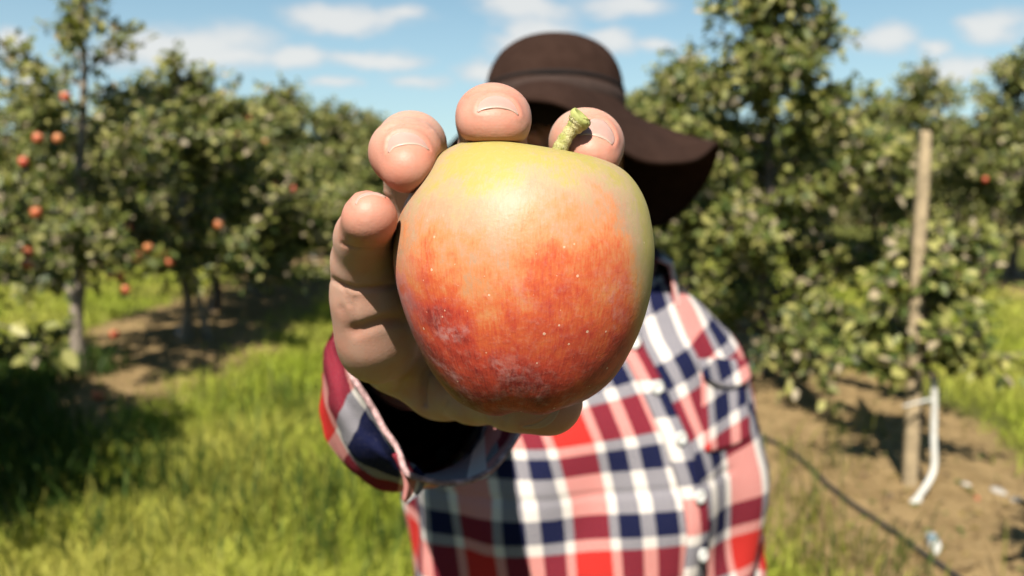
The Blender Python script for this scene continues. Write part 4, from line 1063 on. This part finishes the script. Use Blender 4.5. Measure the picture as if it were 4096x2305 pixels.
# torso sections: z, centre x, centre y, half width, half depth
SEC = np.array([[.74, .10, 1.02, .225, .150], [.90, .10, 1.01, .228, .150], [1.02, .10, 1.005, .230, .150], [1.12, .10, 1.005, .234, .150], [1.20, .10, 1.005, .236, .148], [1.266, .10, 1.01, .228, .142],
                [1.30, .10, 1.015, .215, .134], [1.343, .10, 1.02, .196, .120], [1.373, .10, 1.025, .168, .106], [1.404, .105, 1.03, .128, .090], [1.418, .11, 1.03, .102, .078], [1.432, .115, 1.03, .080, .068]])
def sec(z):
    return [np.interp(z, SEC[:, 0], SEC[:, k]) for k in (1, 2, 3, 4)]
NT_, NZ_ = 220, 130
zs_ = np.concatenate([np.linspace(.74, 1.0, 20, endpoint=False), np.linspace(1.0, 1.432, 110)])
# smooth interpolation of the sections
def smooth_sec(z):
    return herm(np.atleast_1d(z).astype(float), SEC[:, 0], SEC[:, 1:])
thz = np.linspace(-math.pi, math.pi, NT_)       # 0 = front of the chest
def torso_pts(z, th_, off=0.):
    cx_, cy_, a_, b_ = smooth_sec(z)[0]
    e_ = 2/2.35
    X = (a_+off)*np.sign(np.sin(th_))*np.abs(np.sin(th_))**e_; Y = -(b_+off)*np.sign(np.cos(th_))*np.abs(np.cos(th_))**e_
    x_ = cx_+X*math.cos(PHI)-Y*math.sin(PHI); y_ = cy_+X*math.sin(PHI)+Y*math.cos(PHI)
    return np.stack([x_, y_, np.full_like(x_, z)], -1)
plz = np.array([.74, 1.05, 1.1, 1.1965, 1.261, 1.3155, 1.364, 1.40, 1.44]); plx = np.array([.21, .208, .206, .198, .184, .162, .138, .128, .122])
def folds(Pn, ths, z):
    """soft folds in the cloth"""
    o1 = .0065*np.sin(ths*9+4*np.sin(z*9)+z*14)*np.clip((1.36-z)/.2, 0, 1)
    n_ = np.array([mnoise.noise(Vector((a*2.6, z*9, 3.1))) for a in ths])*.014*np.clip((1.42-z)/.1, 0, 1)
    # diagonal drag lines from the raised arm
    o3 = .004*np.sin((ths*5.5+(1.3-z)*34))*np.exp(-((ths+.55)/.5)**2)*np.exp(-((z-1.28)/.10)**2)
    return o1+n_+o3-.003*math.exp(-((z-1.2045)/.003)**2)*(ths < .55)*(ths > -1.4)
grid = []; UVt = []; pl_th = []
for z_ in zs_:
    base_ = torso_pts(z_, thz); s_ = np.concatenate([[0], np.cumsum(np.linalg.norm(np.diff(base_, axis=0), axis=1))])
    fm = np.abs(thz) < 1.4
    xp = np.interp(z_, plz, plx); tp0 = np.interp(xp, base_[fm][:, 0], thz[fm]); sp0 = np.interp(tp0, thz, s_); pl_th.append(tp0)
    fo = folds(base_, thz, z_); Pz = np.zeros_like(base_)
    cx_, cy_, a_, b_ = smooth_sec(z_)[0]
    n2 = base_[:, :2]-np.array([cx_, cy_]); n2 /= np.linalg.norm(n2, axis=1, keepdims=True)
    Pz = base_.copy(); Pz[:, :2] += n2*fo[:, None]
    Pz[:, 2] += .010*np.exp(-((thz-.75)/.5)**2)*0
    grid.append(Pz)
    du = s_-sp0
    vv = z_+.055*np.clip(-du-.0, 0, None)*0
    # the wearer's left front panel hangs at a slant from the shoulder, the right one is pulled level
    rgt = 1/(1+np.exp(-(du)/.004))
    vv = z_-rgt*(du*.30*np.clip((z_-1.15)/.12, 0, 1))-(1-rgt)*(np.clip(-du, 0, .3)*-.16*np.clip((z_-1.22)/.10, 0, 1))
    UVt.append(np.stack([np.where(rgt > .5, du*1.0+.050, du+.011)+.02*np.clip(z_-1.3, 0, 1), np.where(rgt > .5, vv+.022, vv)-.073], -1))
grid = np.array(grid); UVt = np.array(UVt); pl_th = np.array(pl_th)
TV = grid.reshape(-1, 3)
tor = solid(obj('shirt_body', mesh_np('shirt_body', TV-PO, grid_faces(len(zs_), NT_), True, uv=UVt.reshape(-1, 2)), m_plaid, shirt), .0014)
def torso_at(th_, z_, off):
    i = np.clip(np.searchsorted(zs_, z_)-1, 0, len(zs_)-2); f_ = (z_-zs_[i])/(zs_[i+1]-zs_[i])
    def row(k): return np.array([np.interp(th_, thz, grid[k][:, a]) for a in range(3)])
    q = row(i)*(1-f_)+row(i+1)*f_
    c_ = smooth_sec(z_)[0]; n2 = q[:2]-c_[:2]; n2 = n2/np.linalg.norm(n2)
    return q+np.array([n2[0], n2[1], .15])*off
def th_at_x(x_, z_):
    i = int(np.clip(np.searchsorted(zs_, z_)-1, 0, len(zs_)-1)); fm = np.abs(thz) < 1.45
    return np.interp(x_, grid[i][fm][:, 0], thz[fm])
# button placket
pz = np.linspace(.745, 1.425, 90); Wp = 9; PV = []; PU = []
for z_ in pz:
    tp0 = np.interp(z_, zs_, pl_th); x0 = torso_at(tp0, z_, 0)[0]
    for k in range(Wp):
        s_ = k/(Wp-1)-.5; xx_ = x0+s_*.030; th_ = th_at_x(xx_, z_)
        PV.append(torso_at(th_, z_, .0042*(1-(2*abs(s_))**6)+.0012)); PU.append((s_*.033+.095, z_+.045))
plk = solid(obj('button_placket', mesh_np('button_placket', np.array(PV)-PO, grid_faces(90, Wp), True, uv=np.array(PU)), m_plaid, shirt), .001)
# buttons
m_button = simple('shirt_button', (0.516, 0.51, 0.48), .25, .5, .05, 200)
bV_, bF_ = revolve([[.0001, .0018], [.0030, .0018], [.0040, .0026], [.0060, .0030], [.0068, .0020], [.0066, .0004], [.0001, 0]], 24)
for (px_, py_) in [(2545, 1410), (2640, 1590), (2722, 1792), (2772, 2030), (2795, 2290), (2590, 1230)]:
    dpt = .88; 
    z_ = at(px_, py_, dpt)[2]
    tp0 = np.interp(z_, zs_, pl_th); q = torso_at(tp0, z_, .0085); c_ = smooth_sec(z_)[0]
    nn = Vector((q[0]-c_[0], q[1]-c_[1], .02)).normalized(); Rm = np.array(nn.to_track_quat('Z', 'Y').to_matrix())
    b_o = obj('button', mesh_np('button', bV_@Rm.T*1.2, bF_), m_button, shirt, tuple(q-PO))
# chest pocket with pointed flap on the wearer's left breast
def patch(name, corners_fn, nu, nv, off, uvo, parent):
    V_ = []; U_ = []
    for i in range(nv):
        for j in range(nu):
            u_, v_ = j/(nu-1), i/(nv-1); x_, z_, o_ = corners_fn(u_, v_)
            V_.append(torso_at(th_at_x(x_, z_), z_, off+o_)); U_.append((x_*1.15+uvo[0], z_+uvo[1]-.3*(x_-.2)))
    return solid(obj(name, mesh_np(name, np.array(V_)-PO, grid_faces(nv, nu)[:, ::-1], True, uv=np.array(U_)), m_plaid, parent), .0015)
pk = patch('chest_pocket', lambda u_, v_: (.222+.066*u_, 1.325-.085*v_-.014*u_*(1-v_)-.006*math.sin(math.pi*u_)*v_, 0), 20, 20, .003, (.04, .0), shirt)
fl = patch('pocket_flap', lambda u_, v_: (.219+.074*u_, 1.340-.014*u_-v_*(.020+.012*math.sin(math.pi*u_)), .002+.004*v_), 22, 8, .003, (.075, .033), pk)
# collar: stand and fall, open at the front
cu = np.linspace(.62, 2*math.pi-.62, 80); cprof = [(.064, 1.405, 0), (.066, 1.43, 0), (.067, 1.452, 0), (.071, 1.462, 0), (.078, 1.455, .0), (.088, 1.428, .0), (.094, 1.408, .0)]
KV = []; KU = []
for i, (r_, z_, _) in enumerate(cprof):
    for a in cu:
        fw = math.exp(-((min(a, 2*math.pi-a)-.62)/.35)**2); rr = r_+(.012*fw if i >= 4 else 0); zz_ = z_-(.030*fw if i >= 5 else 0)
        aa = a+math.radians(20)
        KV.append((.115+rr*math.sin(aa)*1.05, 1.028-rr*math.cos(aa)*.98, zz_-.012*math.cos(aa))); KU.append((a*.08+.12, i*.012+.045))
solid(obj('collar', mesh_np('collar', np.array(KV)-PO, grid_faces(len(cprof), len(cu)), True, uv=np.array(KU)), m_plaid, shirt), .002)
# sleeve on the outstretched arm
NS = 96; ang = np.linspace(0, 2*np.pi, NS, endpoint=False)
rim_ctrl = [(1345, 1288, .352), (1358, 1400, .340), (1392, 1510, .330), (1442, 1610, .322), (1500, 1700, .317), (1560, 1790, .313), (1625, 1885, .310), (1720, 1912, .316), (1850, 1920, .326), (1955, 1885, .336), (2040, 1790, .346), (2075, 1700, .354), (2062, 1560, .364),
            (1960, 1400, .370), (1790, 1290, .374), (1600, 1225, .370), (1430, 1228, .362)]
rimc = catmull(np.array([cc(*q) for q in rim_ctrl]), NS, True)
rimc = rimc+fbm(rimc, 32, 2, 8.8)[:, None]*np.array([.0035, .0035, .006])
def circ(px, py, d, r_, sy=1.0, a0=math.radians(155), tilt=(0, 0)):
    c_ = cc(px, py, d); a = a0+ang
    return c_+np.stack([r_*np.cos(a), r_*sy*np.sin(a), r_*(tilt[0]*np.cos(a)+tilt[1]*np.sin(a))], -1)
def c2wv(V_): return c2w(V_[:, 0], V_[:, 1], V_[:, 2])
def loft(rings, steps):
    out = []
    rings = [np.asarray(q) for q in rings]; M_ = np.array(rings)
    k = len(rings); tt = np.linspace(0, k-1, steps)
    q = catmull(M_.reshape(k, -1), steps, False).reshape(steps, NS, 3)
    return q
cuff_back = circ(1640, 1610, .392, .0425, 1.0, tilt=(.15, .1))
mid1 = rimc*.45+circ(1655, 1600, .36, .0435)*.55
L_ = loft([rimc, rimc*.8+cuff_back*.2+0, mid1, cuff_back], 26)
inn = loft([rimc*.985+rimc.mean(0)*.015, (rimc*.55+cuff_back*.45)*.92+.08*((rimc+cuff_back)/2).mean(0), cuff_back*.88+cuff_back.mean(0)*.12], 14)
def cloth_noise(G, amp, sc, seed):
    sh = G.shape; P_ = G.reshape(-1, 3); n_ = fbm(P_, sc, 2, seed).reshape(sh[:2]); c_ = G.mean(1, keepdims=True); d_ = G-c_; d_ /= np.linalg.norm(d_, axis=2, keepdims=True)
    return G+d_*(n_*amp)[..., None]
Lo = cloth_noise(cloth_noise(L_, .0030, 30, 2.2), .0016, 75, 4.2)
cuffG = np.concatenate([inn[::-1], Lo]); 
def uv_loft(G, off):
    circf = np.concatenate([[0], np.cumsum(np.linalg.norm(np.diff(np.concatenate([G, G[:, :1]], 1), axis=1), axis=2).mean(0))])
    ln = np.concatenate([[0], np.cumsum(np.linalg.norm(np.diff(G, axis=0), axis=2).mean(1))])
    G2 = np.concatenate([G, G[:, :1]], 1)
    U = np.stack(np.broadcast_arrays(circf[None, :]+off[0], ln[:, None]+off[1]), -1)
    return G2, U
G2, U2 = uv_loft(cuffG, (.138, .065))
sleeve_root = empty('sleeve', (0, 0, 0)); sleeve_root.parent = shirt
cuff = obj('cuff', mesh_np('cuff', c2wv(G2.reshape(-1, 3))-PO, grid_faces(len(cuffG), NS+1)[:, ::-1], True, uv=U2.reshape(-1, 2)), m_plaid, sleeve_root)
# corded seam running round the cuff edge
seamV, seamF = tube_arrays(c2wv(np.concatenate([rimc, rimc[:2]]))-PO, .0013*(1+.0*ang[0]), 8)
obj('cuff_seam', mesh_np('cuff_seam', seamV, seamF), simple('seam_thread', (0.312, 0.198, 0.192), .9, .1, .5, 260, .001, 900), sleeve_root)
# loose corner of the unbuttoned cuff
cp0, cp1, cp2 = cc(1575, 1815, .3125), cc(1690, 1905, .316), cc(1617, 2010, .318)
FV_ = []; FU_ = []; n_ = 14
for i in range(n_):
    for j in range(n_):
        u_, v_ = j/(n_-1), i/(n_-1); top_ = cp0*(1-u_)+cp1*u_+np.array([0, 0, .004*math.sin(math.pi*u_)]); wd = 1-v_
        tipp = cp2+(top_-(cp0+cp1)/2)*.16; q = top_*(1-v_)+tipp*v_+np.array([.003*math.sin(v_*3), 0, .006*math.sin(math.pi*v_)*(u_-.3)])
        FV_.append(q); FU_.append((u_*.05+.02, v_*.04+.07))
FV_ = np.array(FV_)
solid(obj('cuff_corner', mesh_np('cuff_corner', c2wv(FV_)-PO, grid_faces(n_, n_), True, uv=np.array(FU_)), m_plaid, sleeve_root), .002)
shc = cc(1815, 1330, .93)
SLV = loft([circ(1640, 1610, .380, .0385), circ(1630, 1620, .45, .0445), circ(1605, 1630, .52, .0470), circ(1590, 1625, .60, .0500), circ(1640, 1545, .70, .054), circ(1730, 1440, .80, .058, 1.05), circ(1810, 1360, .885, .064, 1.1), circ(1900, 1330, .96, .062, 1.1)], 70)
SLV = cloth_noise(SLV, .0055, 20, 5.1)
G2, U2 = uv_loft(SLV, (.03, .05))
solid(obj('sleeve_tube', mesh_np('sleeve_tube', c2wv(G2.reshape(-1, 3))-PO, grid_faces(70, NS+1)[:, ::-1], True, uv=U2.reshape(-1, 2)), m_plaid, sleeve_root), .0014)
# sleeve on the hanging arm
def tube_rings(pts, rads, n, m):
    q = catmull(np.column_stack([pts, rads]), n, False); V_, F_ = tube_arrays(q[:, :3], q[:, 3], m); return V_.reshape(n, m, 3)
LS = tube_rings(np.array([shL+np.array([-.02, 0, -.005]), (shL+elL)/2, elL, (elL+haL)/2, haL+np.array([0, 0, .03])]), np.array([.058, .055, .051, .043, .036]), 60, 48)
sh_ = LS.shape; nn_ = fbm(LS.reshape(-1, 3), 18, 2, 7.7).reshape(sh_[:2]); c_ = LS.mean(1, keepdims=True); dd_ = LS-c_; dd_ /= np.linalg.norm(dd_, axis=2, keepdims=True); LS = LS+dd_*(nn_*.007)[..., None]
G2, U2 = uv_loft(LS, (.03, .05))
solid(obj('sleeve', mesh_np('sleeve', G2.reshape(-1, 3)-PO, grid_faces(60, 49), True, uv=U2.reshape(-1, 2)), m_plaid, shirt), .0014)

# ================================================================== trousers and boots (below the picture)
m_denim = simple('denim', (0.03, 0.045, 0.078), .9, .2, .3, 60, .0015, 400)
JF = Field((-.20, .80, .06), (.40, 1.25, 1.02), .012)
JF.f = np.minimum(JF.f, cone(JF.P, (.02, 1.03, .92), (.18, 1.03, .92), .108, .108)); JF.f = smin(JF.f, cone(JF.P, (.10, 1.02, .9), (.10, 1.02, .98), .15, .15, (np.array([.2, 1, 0]), .7)), .03)
for sx in (-1, 1):
    h_, k_, a_ = (.10+.085*sx, 1.03, .90), (.10+.10*sx, 1.0, .50), (.10+.11*sx, 1.05, .12)
    JF.f = smin(JF.f, cone(JF.P, h_, k_, .092, .070), .02); JF.f = smin(JF.f, cone(JF.P, k_, a_, .068, .060), .015)
jV, jF = surface_nets(JF.f, JF.lo, JF.h); jV = relax(jV, jF, 2); jV = jV+fbm(jV, 14, 2)[:, None]*np.array([.006, .006, 0])
tr_o = obj('trousers', mesh_np('trousers', jV-PO, jF), m_denim, person)
m_boot = simple('boot_leather', (0.042, 0.027, 0.018), .6, .4, .3, 60, .001, 300)
for sx in (-1, 1):
    QF = Field((.10+.11*sx-.07, .84, .0), (.10+.11*sx+.07, 1.15, .20), .007); c0 = .10+.11*sx
    QF.f = np.minimum(QF.f, cone(QF.P, (c0, 1.06, .045), (c0+.01*sx, .92, .038), .042, .036)); QF.f = smin(QF.f, cone(QF.P, (c0, 1.055, .05), (c0, 1.05, .16), .044, .046), .02); QF.f = np.maximum(QF.f, .012-QF.P[..., 2])
    qV, qF = surface_nets(QF.f, QF.lo, QF.h); qV = relax(qV, qF, 1); obj('boot', mesh_np('boot', qV-PO, qF), m_boot, person)
